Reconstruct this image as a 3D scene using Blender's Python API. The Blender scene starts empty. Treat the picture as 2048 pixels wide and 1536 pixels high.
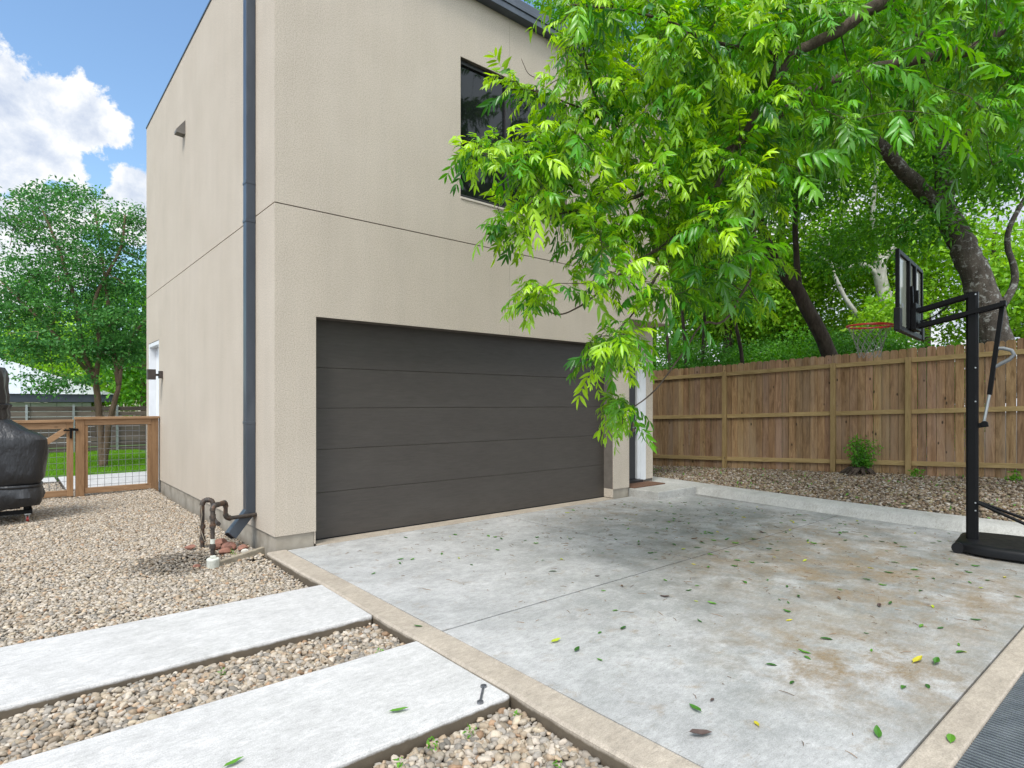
import bpy, math, random
import numpy as np
from mathutils import Vector
rng = np.random.default_rng(7)
random.seed(7)
S = bpy.context.scene
COL = S.collection
PI = math.pi

# ------------------------------------------------------------------ camera frame (used to lay out trees and limbs in depth)
FPX, CAM, HY = 1195.0, (-2.108, -6.299, 1.524), 808.0
AZ = math.radians(49.83)
FW = (math.cos(AZ), math.sin(AZ)); RT = (math.sin(AZ), -math.cos(AZ))
def at(px, py, d):
    """point of the place seen in direction (px, py) of the photograph at d metres of depth"""
    u = (px - 1024) / FPX; v = (HY - py) / FPX
    return np.array((CAM[0] + d * (FW[0] + u * RT[0]), CAM[1] + d * (FW[1] + u * RT[1]), CAM[2] + d * v))

# ------------------------------------------------------------------ materials
def new_mat(name):
    m = bpy.data.materials.new(name); m.use_nodes = True
    nt = m.node_tree; nt.nodes.clear()
    out = nt.nodes.new('ShaderNodeOutputMaterial')
    b = nt.nodes.new('ShaderNodeBsdfPrincipled')
    nt.links.new(b.outputs[0], out.inputs[0])
    return m, nt, b
def nd(nt, t, **k):
    n = nt.nodes.new(t)
    for a, v in k.items():
        if a.startswith('i_'):
            key = a[2:]; key = int(key) if key.isdigit() else key.replace('_', ' ')
            n.inputs[key].default_value = v
        else: setattr(n, a, v)
    return n
def rgba(c): return (c[0], c[1], c[2], 1.0)
def coords(nt, stretch=(1, 1, 1), kind='Object'):
    tc = nd(nt, 'ShaderNodeTexCoord'); mp = nd(nt, 'ShaderNodeMapping')
    mp.inputs['Scale'].default_value = stretch
    nt.links.new(tc.outputs[kind], mp.inputs[0]); return mp.outputs[0]
def noise(nt, vec, scale, detail=4, rough=.55, dist=0.):
    n = nd(nt, 'ShaderNodeTexNoise'); n.inputs['Scale'].default_value = scale
    n.inputs['Detail'].default_value = detail; n.inputs['Roughness'].default_value = rough
    n.inputs['Distortion'].default_value = dist
    nt.links.new(vec, n.inputs['Vector']); return n.outputs['Fac']
def ramp(nt, fac, stops):
    r = nd(nt, 'ShaderNodeValToRGB'); e = r.color_ramp.elements
    while len(e) < len(stops): e.new(.5)
    for k, (p, c) in enumerate(stops):
        e[k].position = p; e[k].color = rgba(c) if not isinstance(c, (int, float)) else (c, c, c, 1)
    nt.links.new(fac, r.inputs[0]); return r.outputs[0]
def mix(nt, fac, a, b, mode='MIX'):
    n = nd(nt, 'ShaderNodeMix', data_type='RGBA', blend_type=mode)
    for s, v in ((0, fac), (6, a), (7, b)):
        if hasattr(v, 'links') or hasattr(v, 'node'): nt.links.new(v, n.inputs[s])
        else: n.inputs[s].default_value = v if isinstance(v, (int, float)) else rgba(v)
    return n.outputs[2]
def math_n(nt, op, a, b=None, clamp=False):
    n = nd(nt, 'ShaderNodeMath', operation=op, use_clamp=clamp)
    for s, v in ((0, a), (1, b)):
        if v is None: continue
        if isinstance(v, (int, float)): n.inputs[s].default_value = v
        else: nt.links.new(v, n.inputs[s])
    return n.outputs[0]
def bump(nt, bsdf, h, strength, dist):
    b = nd(nt, 'ShaderNodeBump'); b.inputs['Strength'].default_value = strength; b.inputs['Distance'].default_value = dist
    nt.links.new(h, b.inputs['Height']); nt.links.new(b.outputs[0], bsdf.inputs['Normal'])
def pm(name, c1, c2, scale=6, rough=.6, bscale=60, bstr=.3, bdist=.003, stretch=(1, 1, 1), metal=0, spec=.5, detail=5, stain=None, coat=0):
    """plain two-tone procedural surface with relief and, if given, larger stains (colour, scale, amount)"""
    m, nt, b = new_mat(name)
    v = coords(nt, stretch)
    col = ramp(nt, noise(nt, v, scale, detail), [(.3, c1), (.7, c2)])
    if stain:
        f = ramp(nt, noise(nt, v, stain[1], 5), [(.5, 0.), (.72, stain[2])])
        col = mix(nt, f, col, stain[0])
    nt.links.new(col, b.inputs['Base Color'])
    rr = ramp(nt, noise(nt, v, scale * 2.3, 3), [(.3, rough * .85), (.7, min(1, rough * 1.12))])
    nt.links.new(rr, b.inputs['Roughness'])
    b.inputs['Metallic'].default_value = metal; b.inputs['Specular IOR Level'].default_value = spec
    b.inputs['Coat Weight'].default_value = coat
    if bstr: bump(nt, b, noise(nt, v, bscale, 4), bstr, bdist)
    return m
def attr_mat(name, rough=.6, spec=.3, trans=0., nscale=0, namt=.3, bstr=0., bscale=80, bdist=.002, gloss=0):
    """colour comes per leaf / stone / board from the mesh's own 'col' attribute"""
    m, nt, b = new_mat(name)
    a = nd(nt, 'ShaderNodeVertexColor', layer_name='col')
    c = a.outputs[0]
    if nscale:
        v = coords(nt)
        f = ramp(nt, noise(nt, v, nscale, 4), [(.3, 1 - namt), (.7, 1 + 0 * namt)])
        c = mix(nt, 1., c, f, 'MULTIPLY')
        if bstr: bump(nt, b, noise(nt, v, bscale, 3), bstr, bdist)
    nt.links.new(c, b.inputs['Base Color'])
    b.inputs['Roughness'].default_value = rough; b.inputs['Specular IOR Level'].default_value = spec
    if trans:
        t = nd(nt, 'ShaderNodeBsdfTranslucent')
        hs = nd(nt, 'ShaderNodeHueSaturation'); hs.inputs['Value'].default_value = 1.5; hs.inputs['Saturation'].default_value = 1.08
        hs.inputs['Hue'].default_value = .488
        nt.links.new(c, hs.inputs['Color']); nt.links.new(hs.outputs[0], t.inputs[0])
        ms = nd(nt, 'ShaderNodeMixShader'); ms.inputs[0].default_value = trans
        nt.links.new(b.outputs[0], ms.inputs[1]); nt.links.new(t.outputs[0], ms.inputs[2])
        out = [n for n in nt.nodes if n.type == 'OUTPUT_MATERIAL'][0]
        nt.links.new(ms.outputs[0], out.inputs[0])
    return m

M = {}
def stucco(name, c1, c2, streak):
    m, nt, b = new_mat(name)
    v = coords(nt)
    base = ramp(nt, noise(nt, v, 1.3, 5), [(.3, c1), (.7, c2)])
    sv = coords(nt, (2.6, 2.6, .22))
    s = ramp(nt, noise(nt, sv, 2.2, 6, .6), [(.42, 0.), (.75, streak)])
    base = mix(nt, s, base, (.30, .27, .235))
    sv2 = coords(nt, (4.5, 4.5, .12))
    s2 = ramp(nt, noise(nt, sv2, 3.0, 5, .6), [(.55, 0.), (.8, streak * .8)])
    base = mix(nt, s2, base, (.62, .57, .50))
    grain = noise(nt, v, 85, 6, .75)
    base = mix(nt, 1., base, ramp(nt, grain, [(.32, (.62, .62, .62)), (.58, (1.08, 1.08, 1.08))]), 'MULTIPLY')
    nt.links.new(base, b.inputs['Base Color'])
    b.inputs['Roughness'].default_value = .92; b.inputs['Specular IOR Level'].default_value = .2
    bump(nt, b, math_n(nt, 'ADD', grain, math_n(nt, 'MULTIPLY', noise(nt, v, 30, 3), .35)), .8, .006)
    return m
M['stucco'] = stucco('stucco', (.498, .428, .343), (.545, .472, .384), .13)
M['groove'] = pm('stucco_groove', (.10, .085, .07), (.14, .12, .10), 8, .9)
M['plinth'] = pm('plinth_concrete', (.27, .235, .185), (.38, .335, .27), 4, .9, 70, .4, stain=((.16, .135, .10), 3, .8))
M['door_brown'] = None
def garage_door_mat():
    m, nt, b = new_mat('garage_door_paint')
    v = coords(nt, (1, 1, 9))
    c = ramp(nt, noise(nt, v, 7, 6, .6), [(.3, (.042, .035, .028)), (.7, (.056, .046, .037))])
    v2 = coords(nt)
    d = ramp(nt, noise(nt, coords(nt, (.5, 1, 1.6)), 2.2, 9, .72), [(.45, 0.), (.80, .45)])
    c = mix(nt, d, c, (.078, .068, .057))
    sp = ramp(nt, noise(nt, v2, 55, 2), [(.79, 0.), (.82, .7)])
    c = mix(nt, sp, c, (.30, .29, .27))
    nt.links.new(c, b.inputs['Base Color'])
    nt.links.new(ramp(nt, noise(nt, v, 5, 4), [(.3, .48), (.7, .64)]), b.inputs['Roughness'])
    bump(nt, b, noise(nt, coords(nt, (.6, 1, 14)), 30, 4), .25, .002)
    return m
M['garage_door'] = garage_door_mat()
M['zinc'] = pm('painted_steel_slate', (.045, .056, .072), (.058, .071, .090), 5, .36, 40, .05, .001, stretch=(1, 1, .3), metal=.25, spec=.6, stain=((.14, .16, .18), 4, .35))
M['seam_dark'] = pm('seam_dark', (.02, .022, .026), (.03, .032, .036), 10, .6)
M['window_metal'] = pm('window_metal', (.020, .019, .020), (.030, .028, .028), 9, .4)
M['white_paint'] = pm('white_paint', (.66, .67, .68), (.74, .75, .76), 5, .5, 40, .1)
M['sill_beige'] = pm('sill_beige', (.48, .42, .35), (.55, .49, .41), 5, .8, 60, .2)
M['bronze'] = pm('bronze_metal', (.05, .04, .036), (.075, .06, .052), 9, .45, 50, .1, metal=.3)
M['vent_metal'] = pm('vent_metal', (.11, .10, .088), (.17, .155, .135), 9, .6, 50, .1)
M['chrome'] = pm('chrome', (.55, .55, .55), (.65, .65, .65), 9, .2, 50, .03, metal=1)
M['door_dark'] = pm('entry_door_paint', (.030, .032, .035), (.042, .044, .047), 4, .45, 40, .1)
def glass_mat():
    m, nt, b = new_mat('dark_window_glass')
    b.inputs['Base Color'].default_value = (.010, .012, .011, 1); b.inputs['Roughness'].default_value = .03
    b.inputs['Specular IOR Level'].default_value = .32
    v = coords(nt); bump(nt, b, noise(nt, v, 1.2, 2), .05, .01)
    return m
M['glass'] = glass_mat()
def concrete(name, c1, c2, stains, speck=.5, mottled=1., sides=None):
    m, nt, b = new_mat(name)
    v = coords(nt)
    c = ramp(nt, noise(nt, v, 1.1, 10, .66, .15), [(.28, c1), (.72, c2)])
    tv = coords(nt, (1.0, 1.5, 1))
    t = ramp(nt, noise(nt, tv, 5.5, 10, .78, .2), [(.3, (1 - .34 * mottled,) * 3), (.65, (1.06, 1.06, 1.06))])
    c = mix(nt, 1., c, t, 'MULTIPLY')
    for (sc, sscale, lo, hi, amt, lx, ly, lr) in stains:  # stains; the driveway's list also carries painted tree shade
        f = ramp(nt, noise(nt, v, sscale, 10, .74, .25), [(lo - .01, 0.), (hi + .05, amt)])
        f = math_n(nt, 'MULTIPLY', f, ramp(nt, noise(nt, tv, sscale * 9, 6, .7), [(.30, .45), (.58, 1.)]))
        if lr:
            dn = nd(nt, 'ShaderNodeVectorMath', operation='DISTANCE'); tc = nd(nt, 'ShaderNodeTexCoord')
            nt.links.new(tc.outputs['Object'], dn.inputs[0]); dn.inputs[1].default_value = (lx, ly, 0)
            f = math_n(nt, 'MULTIPLY', f, ramp(nt, math_n(nt, 'DIVIDE', dn.outputs['Value'], lr), [(.25, 1.), (1., 0.)]))
        c = mix(nt, f, c, sc)
    sp = ramp(nt, noise(nt, v, 70, 3, .7), [(.63, 0.), (.72, speck)])
    c = mix(nt, sp, c, (.20, .185, .165))
    sp2 = ramp(nt, noise(nt, v, 26, 2, .5), [(.74, 0.), (.78, speck)])
    c = mix(nt, sp2, c, (.16, .145, .125))
    g = noise(nt, v, 150, 6, .75)
    c = mix(nt, 1., c, ramp(nt, g, [(.32, (.68, .68, .67)), (.62, (1.10, 1.10, 1.10))]), 'MULTIPLY')
    c = mix(nt, 1., c, ramp(nt, noise(nt, coords(nt, (.7, 1.6, 1)), 27, 8, .78), [(.34, (.80, .80, .79)), (.60, (1.05, 1.05, 1.05))]), 'MULTIPLY')
    fl = ramp(nt, noise(nt, coords(nt, (.55, 2.0, 1)), 34, 3, .6), [(.63, 0.), (.69, speck)])
    c = mix(nt, fl, c, (.17, .155, .13))
    if sides:      # soil-stained, rough-cast edges
        sx = nd(nt, 'ShaderNodeSeparateXYZ'); tz = nd(nt, 'ShaderNodeTexCoord'); nt.links.new(tz.outputs['Object'], sx.inputs[0])
        zz = math_n(nt, 'ADD', sx.outputs['Z'], math_n(nt, 'MULTIPLY', math_n(nt, 'SUBTRACT', noise(nt, v, 7, 5, .7), .5), .035))
        f = ramp(nt, math_n(nt, 'ADD', math_n(nt, 'MULTIPLY', zz, 14.), 1.), [(.62, 1.), (.80, 0.)])
        c = mix(nt, f, c, mix(nt, noise(nt, v, 16, 4), sides, (sides[0] * 1.9, sides[1] * 1.85, sides[2] * 1.8)))
    nt.links.new(c, b.inputs['Base Color'])
    nt.links.new(ramp(nt, noise(nt, v, 2, 5), [(.3, .62), (.7, .85)]), b.inputs['Roughness'])
    b.inputs['Specular IOR Level'].default_value = .35
    bump(nt, b, math_n(nt, 'ADD', noise(nt, v, 140, 4), math_n(nt, 'MULTIPLY', noise(nt, tv, 9, 4), 1.3)), .28, .003)
    return m
BR = (.235, .170, .098); GR_DIRT_SHADE = (.215, .222, .208); DK_DIRT_SHADE = (.125, .118, .10)  # grey and dark patches: dirt, plus tree shade put into the slab colour
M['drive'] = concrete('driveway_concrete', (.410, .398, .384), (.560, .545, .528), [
    (GR_DIRT_SHADE, 1.3, .45, .55, 1., 4.9, -3.4, 4.6), (GR_DIRT_SHADE, .8, .42, .66, .5, 0, 0, 0), (GR_DIRT_SHADE, 3.4, .48, .56, .9, 3.4, -4.4, 3.6), (GR_DIRT_SHADE, 1.9, .46, .57, .8, 1.9, -4.7, 2.4), (DK_DIRT_SHADE, 2.6, .46, .64, .6, 4.5, -2.7, 4.0), (DK_DIRT_SHADE, 5.5, .54, .64, .55, 3.8, -3.6, 4.2), ((.44, .43, .40), 4.2, .50, .60, .6, 2.8, -4.4, 3.0), ((.47, .455, .42), 1.4, .52, .68, .6, 2.6, -4.2, 2.0),
    (DK_DIRT_SHADE, 1.7, .43, .57, .9, 3.0, -3.5, 1.6), (DK_DIRT_SHADE, 2.2, .48, .60, .6, 4.4, -4.0, 2.2), (BR, 2.9, .47, .58, .85, 4.6, -3.6, 2.6), (DK_DIRT_SHADE, 1.6, .5, .7, .6, 4.0, -2.6, 2.2),
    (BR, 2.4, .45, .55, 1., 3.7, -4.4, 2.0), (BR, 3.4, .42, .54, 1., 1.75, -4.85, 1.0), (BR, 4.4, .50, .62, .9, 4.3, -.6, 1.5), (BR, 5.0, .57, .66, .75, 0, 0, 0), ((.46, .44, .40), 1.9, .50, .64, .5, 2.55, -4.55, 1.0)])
M['slab'] = concrete('path_concrete', (.515, .495, .475), (.60, .578, .556), [((.32, .31, .285), 1.0, .46, .72, .6, 0, 0, 0), ((.36, .34, .29), 3.5, .64, .72,   .6, 0, 0, 0)], .34, .65, (.075, .060, .042))
M['tan_conc'] = concrete('border_concrete', (.385, .325, .258), (.475, .405, .325), [((.24, .195, .15), 2.5, .5, .68, .6, 0, 0, 0)], .35, .7, (.075, .060, .042))
M['kerb'] = concrete('kerb_concrete', (.43, .415, .385), (.51, .495, .462), [((.25, .235, .19), 1.5, .5, .68, .8, 0, 0, 0)], .5, .5)
M['soil'] = pm('soil', (.06, .045, .032), (.11, .085, .06), 14, .95, 40, .8, .02)
M['soil_dark'] = pm('soil_under_gravel', (.05, .04, .03), (.10, .08, .062), 20, .95, 60, .8, .01)
M['lawn'] = pm('lawn_soil', (.05, .10, .02), (.08, .16, .03), 10, .9, 60, .6, .02)
M['stone'] = attr_mat('gravel_stone', .8, .25, 0, 60, .3)
M['leaf'] = attr_mat('leaf_fresh', .32, .5, .40)
M['leaf_bg'] = attr_mat('leaf_plain', .5, .3, .35)
M['grass'] = attr_mat('grass_blade', .5, .3, .35)
M['dry_leaf'] = attr_mat('fallen_leaf', .5, .35, .15)
def bark(name, c1, c2, scale=9, lichen=None, amt=.9):
    m, nt, b = new_mat(name)
    v = coords(nt, (1, 1, .28))
    c = ramp(nt, noise(nt, v, scale, 8, .7), [(.32, c1), (.68, c2)])
    if lichen:
        v2 = coords(nt, (1, 1, 1.5))
        f = ramp(nt, noise(nt, v2, 5.5, 8, .72, .4), [(.54, 0.), (.60, amt)])
        c = mix(nt, f, c, lichen)
        f = ramp(nt, noise(nt, v2, 24, 4, .6), [(.63, 0.), (.68, amt)])
        c = mix(nt, f, c, lichen)
    nt.links.new(c, b.inputs['Base Color']); b.inputs['Roughness'].default_value = .92; b.inputs['Specular IOR Level'].default_value = .2
    bump(nt, b, noise(nt, v, scale * 2.2, 6, .65), .9, .03)
    return m
M['bark_lichen'] = bark('bark_lichened', (.045, .038, .030), (.125, .105, .085), 9, (.36, .36, .33), .75)
M['bark_dark'] = bark('bark_dark', (.035, .026, .020), (.095, .072, .054), 10)
M['bark_twig'] = bark('bark_twig', (.055, .040, .030), (.13, .10, .075), 20)
M['bark_pale'] = bark('bark_pale', (.30, .28, .24), (.55, .53, .48), 4, (.22, .19, .14), .6)
M['bark_brown'] = bark('bark_brown', (.13, .085, .055), (.26, .18, .12), 7)
def wood(name, c1, c2, knots=.8, stretch=(1, 1, .12), scale=16, grey=None):
    m, nt, b = new_mat(name)
    v = coords(nt, stretch)
    a = nd(nt, 'ShaderNodeVertexColor', layer_name='col')
    c = ramp(nt, noise(nt, v, scale, 9, .72, 1.1), [(.34, c1), (.66, c2)])
    if grey:
        c = mix(nt, ramp(nt, noise(nt, v, scale * .3, 4), [(.45, 0.), (.75, .8)]), c, grey)
    kv = coords(nt, tuple(1 if s == 1 else .5 for s in stretch))
    vo = nd(nt, 'ShaderNodeTexVoronoi'); vo.inputs['Scale'].default_value = 5.2; nt.links.new(kv, vo.inputs['Vector'])
    k = ramp(nt, vo.outputs['Distance'], [(.055, knots), (.10, 0.)])
    c = mix(nt, k, c, (.045, .028, .018))
    c = mix(nt, 1., c, a.outputs[0], 'MULTIPLY')
    nt.links.new(c, b.inputs['Base Color']); b.inputs['Roughness'].default_value = .8; b.inputs['Specular IOR Level'].default_value = .25
    bump(nt, b, noise(nt, v, scale * 2.5, 5), .5, .004)
    return m
M['picket'] = wood('picket_wood', (.160, .090, .042), (.40, .255, .135), .95, grey=(.33, .24, .165))
M['rail'] = wood('treated_rail_wood', (.27, .185, .075), (.43, .305, .14), .5, (.15, .15, 1))
M['post'] = wood('treated_post_wood', (.25, .168, .068), (.41, .285, .13), .6)
M['cedar'] = wood('cedar_wood', (.22, .125, .062), (.35, .21, .11), .5)
M['cedar_h'] = wood('cedar_wood_level', (.24, .14, .072), (.38, .235, .13), .4, (.12, 1, 1))
M['board_dark'] = wood('weathered_dark_board', (.060, .045, .036), (.13, .10, .078), .3, (.1, 1, 1), 10, (.16, .135, .11))
M['plank_old'] = wood('old_plank', (.20, .165, .12), (.34, .29, .215), .5, (.2, 1, 1), 14)
M['wire'] = pm('galvanised_wire', (.16, .16, .16), (.25, .25, .25), 20, .5, 50, .0, metal=.5)
M['black_metal'] = pm('black_powder_coat', (.003, .003, .0032), (.005, .005, .0055), 10, .5, 90, .15, .001, spec=.16)
M['black_plastic'] = pm('black_plastic', (.004, .004, .0045), (.008, .008, .009), 6, .5, 200, .2, .001, spec=.25)
M['clear_board'] = pm('smoky_acrylic', (.30, .32, .25), (.40, .41, .31), 5, .12, 10, 0, stretch=(6, 6, 1))
M['rim_red'] = pm('rim_red', (.42, .020, .016), (.52, .03, .022), 10, .4)
M['net'] = pm('net_cord', (.16, .155, .14), (.25, .24, .22), 30, .9, 50, 0)
M['grey_plastic'] = pm('grey_plastic', (.13, .14, .145), (.17, .18, .185), 10, .5, 50, .1)
M['galv'] = pm('galvanised_tube', (.38, .40, .40), (.50, .52, .52), 12, .35, 40, .05, metal=.7)
M['vinyl'] = pm('black_vinyl_cover', (.008, .008, .009), (.019, .019, .020), 3, .42, 9, .7, .04, stretch=(1, 1, .4), spec=.5)
M['iron_pipe'] = pm('rusty_iron_pipe', (.040, .034, .030), (.085, .066, .052), 22, .6, 80, .5, .003, metal=.3, stain=((.16, .075, .035), 14, .8))
M['pvc'] = pm('dirty_pvc', (.50, .50, .43), (.60, .60, .53), 14, .6, 60, .2, stain=((.30, .29, .22), 9, .7))
M['brick_red'] = pm('broken_brick', (.17, .075, .050), (.28, .13, .09), 22, .9, 60, .8, .006)
M['stone_pale'] = pm('pale_stone', (.50, .47, .40), (.62, .58, .5), 15, .85, 60, .5)
M['coir'] = pm('coir_mat', (.10, .05, .028), (.19, .10, .06), 60, 1, 240, 1, .01)
M['grate'] = pm('grate_metal', (.19, .21, .23), (.30, .32, .34), 10, .38, 60, .15, metal=.6)
M['pit'] = pm('pit_dark', (.004, .004, .004), (.008, .008, .008), 10, .9)
M['wrench'] = pm('wrench_steel', (.16, .17, .19), (.32, .33, .36), 40, .35, 60, .1, metal=.8)
M['house_white'] = pm('neighbour_white_wall', (.60, .60, .57), (.68, .68, .65), 3, .8, 30, .2)
M['roof_grey'] = pm('metal_roof', (.50, .51, .52), (.58, .59, .60), 2, .4, 20, .1, metal=.2)
M['fascia_dark'] = pm('dark_fascia', (.035, .042, .055), (.05, .058, .075), 6, .5)
M['caster_red'] = pm('caster_red', (.30, .03, .025), (.40, .05, .04), 10, .5)

# ------------------------------------------------------------------ mesh building
def tag(o, label=None, cat=None, group=None, kind=None):
    if label: o['label'] = label
    if cat: o['category'] = cat
    if group: o['group'] = group
    if kind: o['kind'] = kind
    return o
def thing(name, label, cat, loc=(0, 0, 0), group=None, rz=0.):
    o = bpy.data.objects.new(name, None); o.empty_display_size = .1
    COL.objects.link(o); o.location = loc; o.rotation_euler = (0, 0, rz)
    return tag(o, label, cat, group)
def root_of(o):
    while o.parent: o = o.parent
    return o
class MB:
    def __init__(s): s.v = []; s.f = []; s.n = 0; s.c = []
    def add(s, verts, faces, col=(1, 1, 1)):
        verts = np.asarray(verts, float).reshape(-1, 3)
        s.v.append(verts); s.f += [tuple(i + s.n for i in f) for f in faces]; s.n += len(verts)
        s.c.append(np.tile(np.asarray(col, float), (len(verts), 1)))
        return s
    def box(s, x0, x1, y0, y1, z0, z1, col=(1, 1, 1)):
        v = [(x0, y0, z0), (x1, y0, z0), (x1, y1, z0), (x0, y1, z0), (x0, y0, z1), (x1, y0, z1), (x1, y1, z1), (x0, y1, z1)]
        return s.add(v, [(3, 2, 1, 0), (4, 5, 6, 7), (0, 1, 5, 4), (1, 2, 6, 5), (2, 3, 7, 6), (3, 0, 4, 7)], col)
    def bar(s, p, q, w, h, up=(0, 0, 1), col=(1, 1, 1)):
        """square bar from p to q, w across, h along up"""
        p = np.array(p, float); q = np.array(q, float); d = q - p; d /= np.linalg.norm(d)
        up = np.array(up, float); a = np.cross(d, up)
        if np.linalg.norm(a) < 1e-4: a = np.cross(d, (1, 0, 0))
        a /= np.linalg.norm(a); b = np.cross(a, d)
        v = [e + a * (i * w / 2) + b * (j * h / 2) for e in (p, q) for (i, j) in ((-1, -1), (1, -1), (1, 1), (-1, 1))]
        return s.add(v, [(3, 2, 1, 0), (4, 5, 6, 7), (0, 1, 5, 4), (1, 2, 6, 5), (2, 3, 7, 6), (3, 0, 4, 7)], col)
    def tube(s, pts, r, n=8, cap=True, col=(1, 1, 1), wob=0.):
        pts = np.array(pts, float); k = len(pts); r = np.broadcast_to(np.asarray(r, float), (k,))
        T = np.gradient(pts, axis=0); T /= np.linalg.norm(T, axis=1)[:, None] + 1e-9
        ref = np.array((0, 0, 1.)) if abs(T[0][2]) < .9 else np.array((1., 0, 0))
        a = np.cross(T[0], ref); a /= np.linalg.norm(a)
        vs = []; th = np.arange(n) * 2 * PI / n
        for i in range(k):
            a = a - T[i] * np.dot(a, T[i]); a /= np.linalg.norm(a) + 1e-9; b = np.cross(T[i], a)
            rr = r[i] * (1 + (wob * (rng.random(n) - .5) if wob else 0))
            vs.append(pts[i] + (np.cos(th) * rr)[:, None] * a + (np.sin(th) * rr)[:, None] * b)
        fs = [(i * n + j, i * n + (j + 1) % n, (i + 1) * n + (j + 1) % n, (i + 1) * n + j) for i in range(k - 1) for j in range(n)]
        if cap: fs += [tuple(range(n - 1, -1, -1)), tuple((k - 1) * n + j for j in range(n))]
        return s.add(np.concatenate(vs), fs, col)
    def lathe(s, c, prof, n=16, col=(1, 1, 1)):
        th = np.arange(n) * 2 * PI / n; vs = []
        for (r, z) in prof: vs.append(np.stack([c[0] + r * np.cos(th), c[1] + r * np.sin(th), np.full(n, c[2] + z)], 1))
        k = len(prof)
        fs = [(i * n + j, i * n + (j + 1) % n, (i + 1) * n + (j + 1) % n, (i + 1) * n + j) for i in range(k - 1) for j in range(n)]
        fs += [tuple(range(n - 1, -1, -1)), tuple((k - 1) * n + j for j in range(n))]
        return s.add(np.concatenate(vs), fs, col)
    def prism(s, poly, z0, z1, col=(1, 1, 1)):
        k = len(poly); v = [(x, y, z0) for x, y in poly] + [(x, y, z1) for x, y in poly]
        fs = [tuple(range(k - 1, -1, -1)), tuple(range(k, 2 * k))] + [(i, (i + 1) % k, k + (i + 1) % k, k + i) for i in range(k)]
        return s.add(v, fs, col)
    def loft(s, rings, cap=True, col=(1, 1, 1)):
        n = len(rings[0]); k = len(rings)
        fs = [(i * n + j, i * n + (j + 1) % n, (i + 1) * n + (j + 1) % n, (i + 1) * n + j) for i in range(k - 1) for j in range(n)]
        if cap: fs += [tuple(range(n - 1, -1, -1)), tuple((k - 1) * n + j for j in range(n))]
        return s.add(np.concatenate([np.asarray(r, float) for r in rings]), fs, col)
    def holes(s, axis, u0, u1, w0, w1, d0, d1, openings):
        """wall slab in the u/z plane (axis x or y runs along u), thickness d0..d1, with rectangular openings"""
        us = sorted({u0, u1, *[min(max(o[i], u0), u1) for o in openings for i in (0, 1)]})
        ws = sorted({w0, w1, *[min(max(o[i], w0), w1) for o in openings for i in (2, 3)]})
        for a, b in zip(us, us[1:]):
            run = None
            for c, d in list(zip(ws, ws[1:])) + [(None, None)]:
                solid = c is not None and not any(o[0] <= (a + b) / 2 <= o[1] and o[2] <= (c + d) / 2 <= o[3] for o in openings)
                if solid: run = (run[0], d) if run else (c, d)
                elif run:
                    if axis == 'x': s.box(a, b, d0, d1, *run)
                    else: s.box(d0, d1, a, b, *run)
                    run = None
        return s
    def build(s, name, mat, parent=None, smooth=False, bevel=0., sub=0, angle=40):
        v = np.concatenate(s.v)
        if parent is not None:
            v = v - np.array(root_of(parent).location)
        me = bpy.data.meshes.new(name); me.from_pydata(v.tolist(), [], s.f); me.update()
        ca = me.color_attributes.new('col', 'FLOAT_COLOR', 'POINT')
        ca.data.foreach_set('color', np.concatenate([np.concatenate(s.c), np.ones((s.n, 1))], 1).ravel())
        return finish(name, me, mat, parent, smooth, bevel, sub, angle)
def finish(name, me, mat, parent=None, smooth=False, bevel=0., sub=0, angle=40):
    me.materials.append(mat)
    o = bpy.data.objects.new(name, me); COL.objects.link(o)
    if parent is not None: o.parent = parent
    if smooth:
        me.polygons.foreach_set('use_smooth', np.ones(len(me.polygons), bool))
        if smooth == 'auto':
            try: me.set_sharp_from_angle(angle=math.radians(angle))
            except Exception: pass
    if bevel:
        b = o.modifiers.new('bevel', 'BEVEL'); b.width = bevel; b.segments = 2; b.limit_method = 'ANGLE'; b.angle_limit = math.radians(35)
    if sub:
        q = o.modifiers.new('sub', 'SUBSURF'); q.levels = sub; q.render_levels = sub
    return o
def big_mesh(name, verts, loops, totals, cols, mat, parent=None, smooth=False):
    """large mesh straight from arrays"""
    if parent is not None: verts = verts - np.array(root_of(parent).location)
    me = bpy.data.meshes.new(name)
    me.vertices.add(len(verts)); me.vertices.foreach_set('co', np.ascontiguousarray(verts, np.float32).ravel())
    me.loops.add(len(loops)); me.loops.foreach_set('vertex_index', np.ascontiguousarray(loops, np.int32))
    me.polygons.add(len(totals))
    st = np.concatenate([[0], np.cumsum(totals)[:-1]]).astype(np.int32)
    me.polygons.foreach_set('loop_start', st)
    me.polygons.foreach_set('loop_total', np.ascontiguousarray(totals, np.int32))
    me.update(calc_edges=True)
    ca = me.color_attributes.new('col', 'FLOAT_COLOR', 'POINT')
    ca.data.foreach_set('color', np.ascontiguousarray(np.concatenate([cols, np.ones((len(cols), 1))], 1), np.float32).ravel())
    return finish(name, me, mat, parent, smooth)
def unit(a): return a / (np.linalg.norm(a, axis=-1, keepdims=True) + 1e-9)

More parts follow.
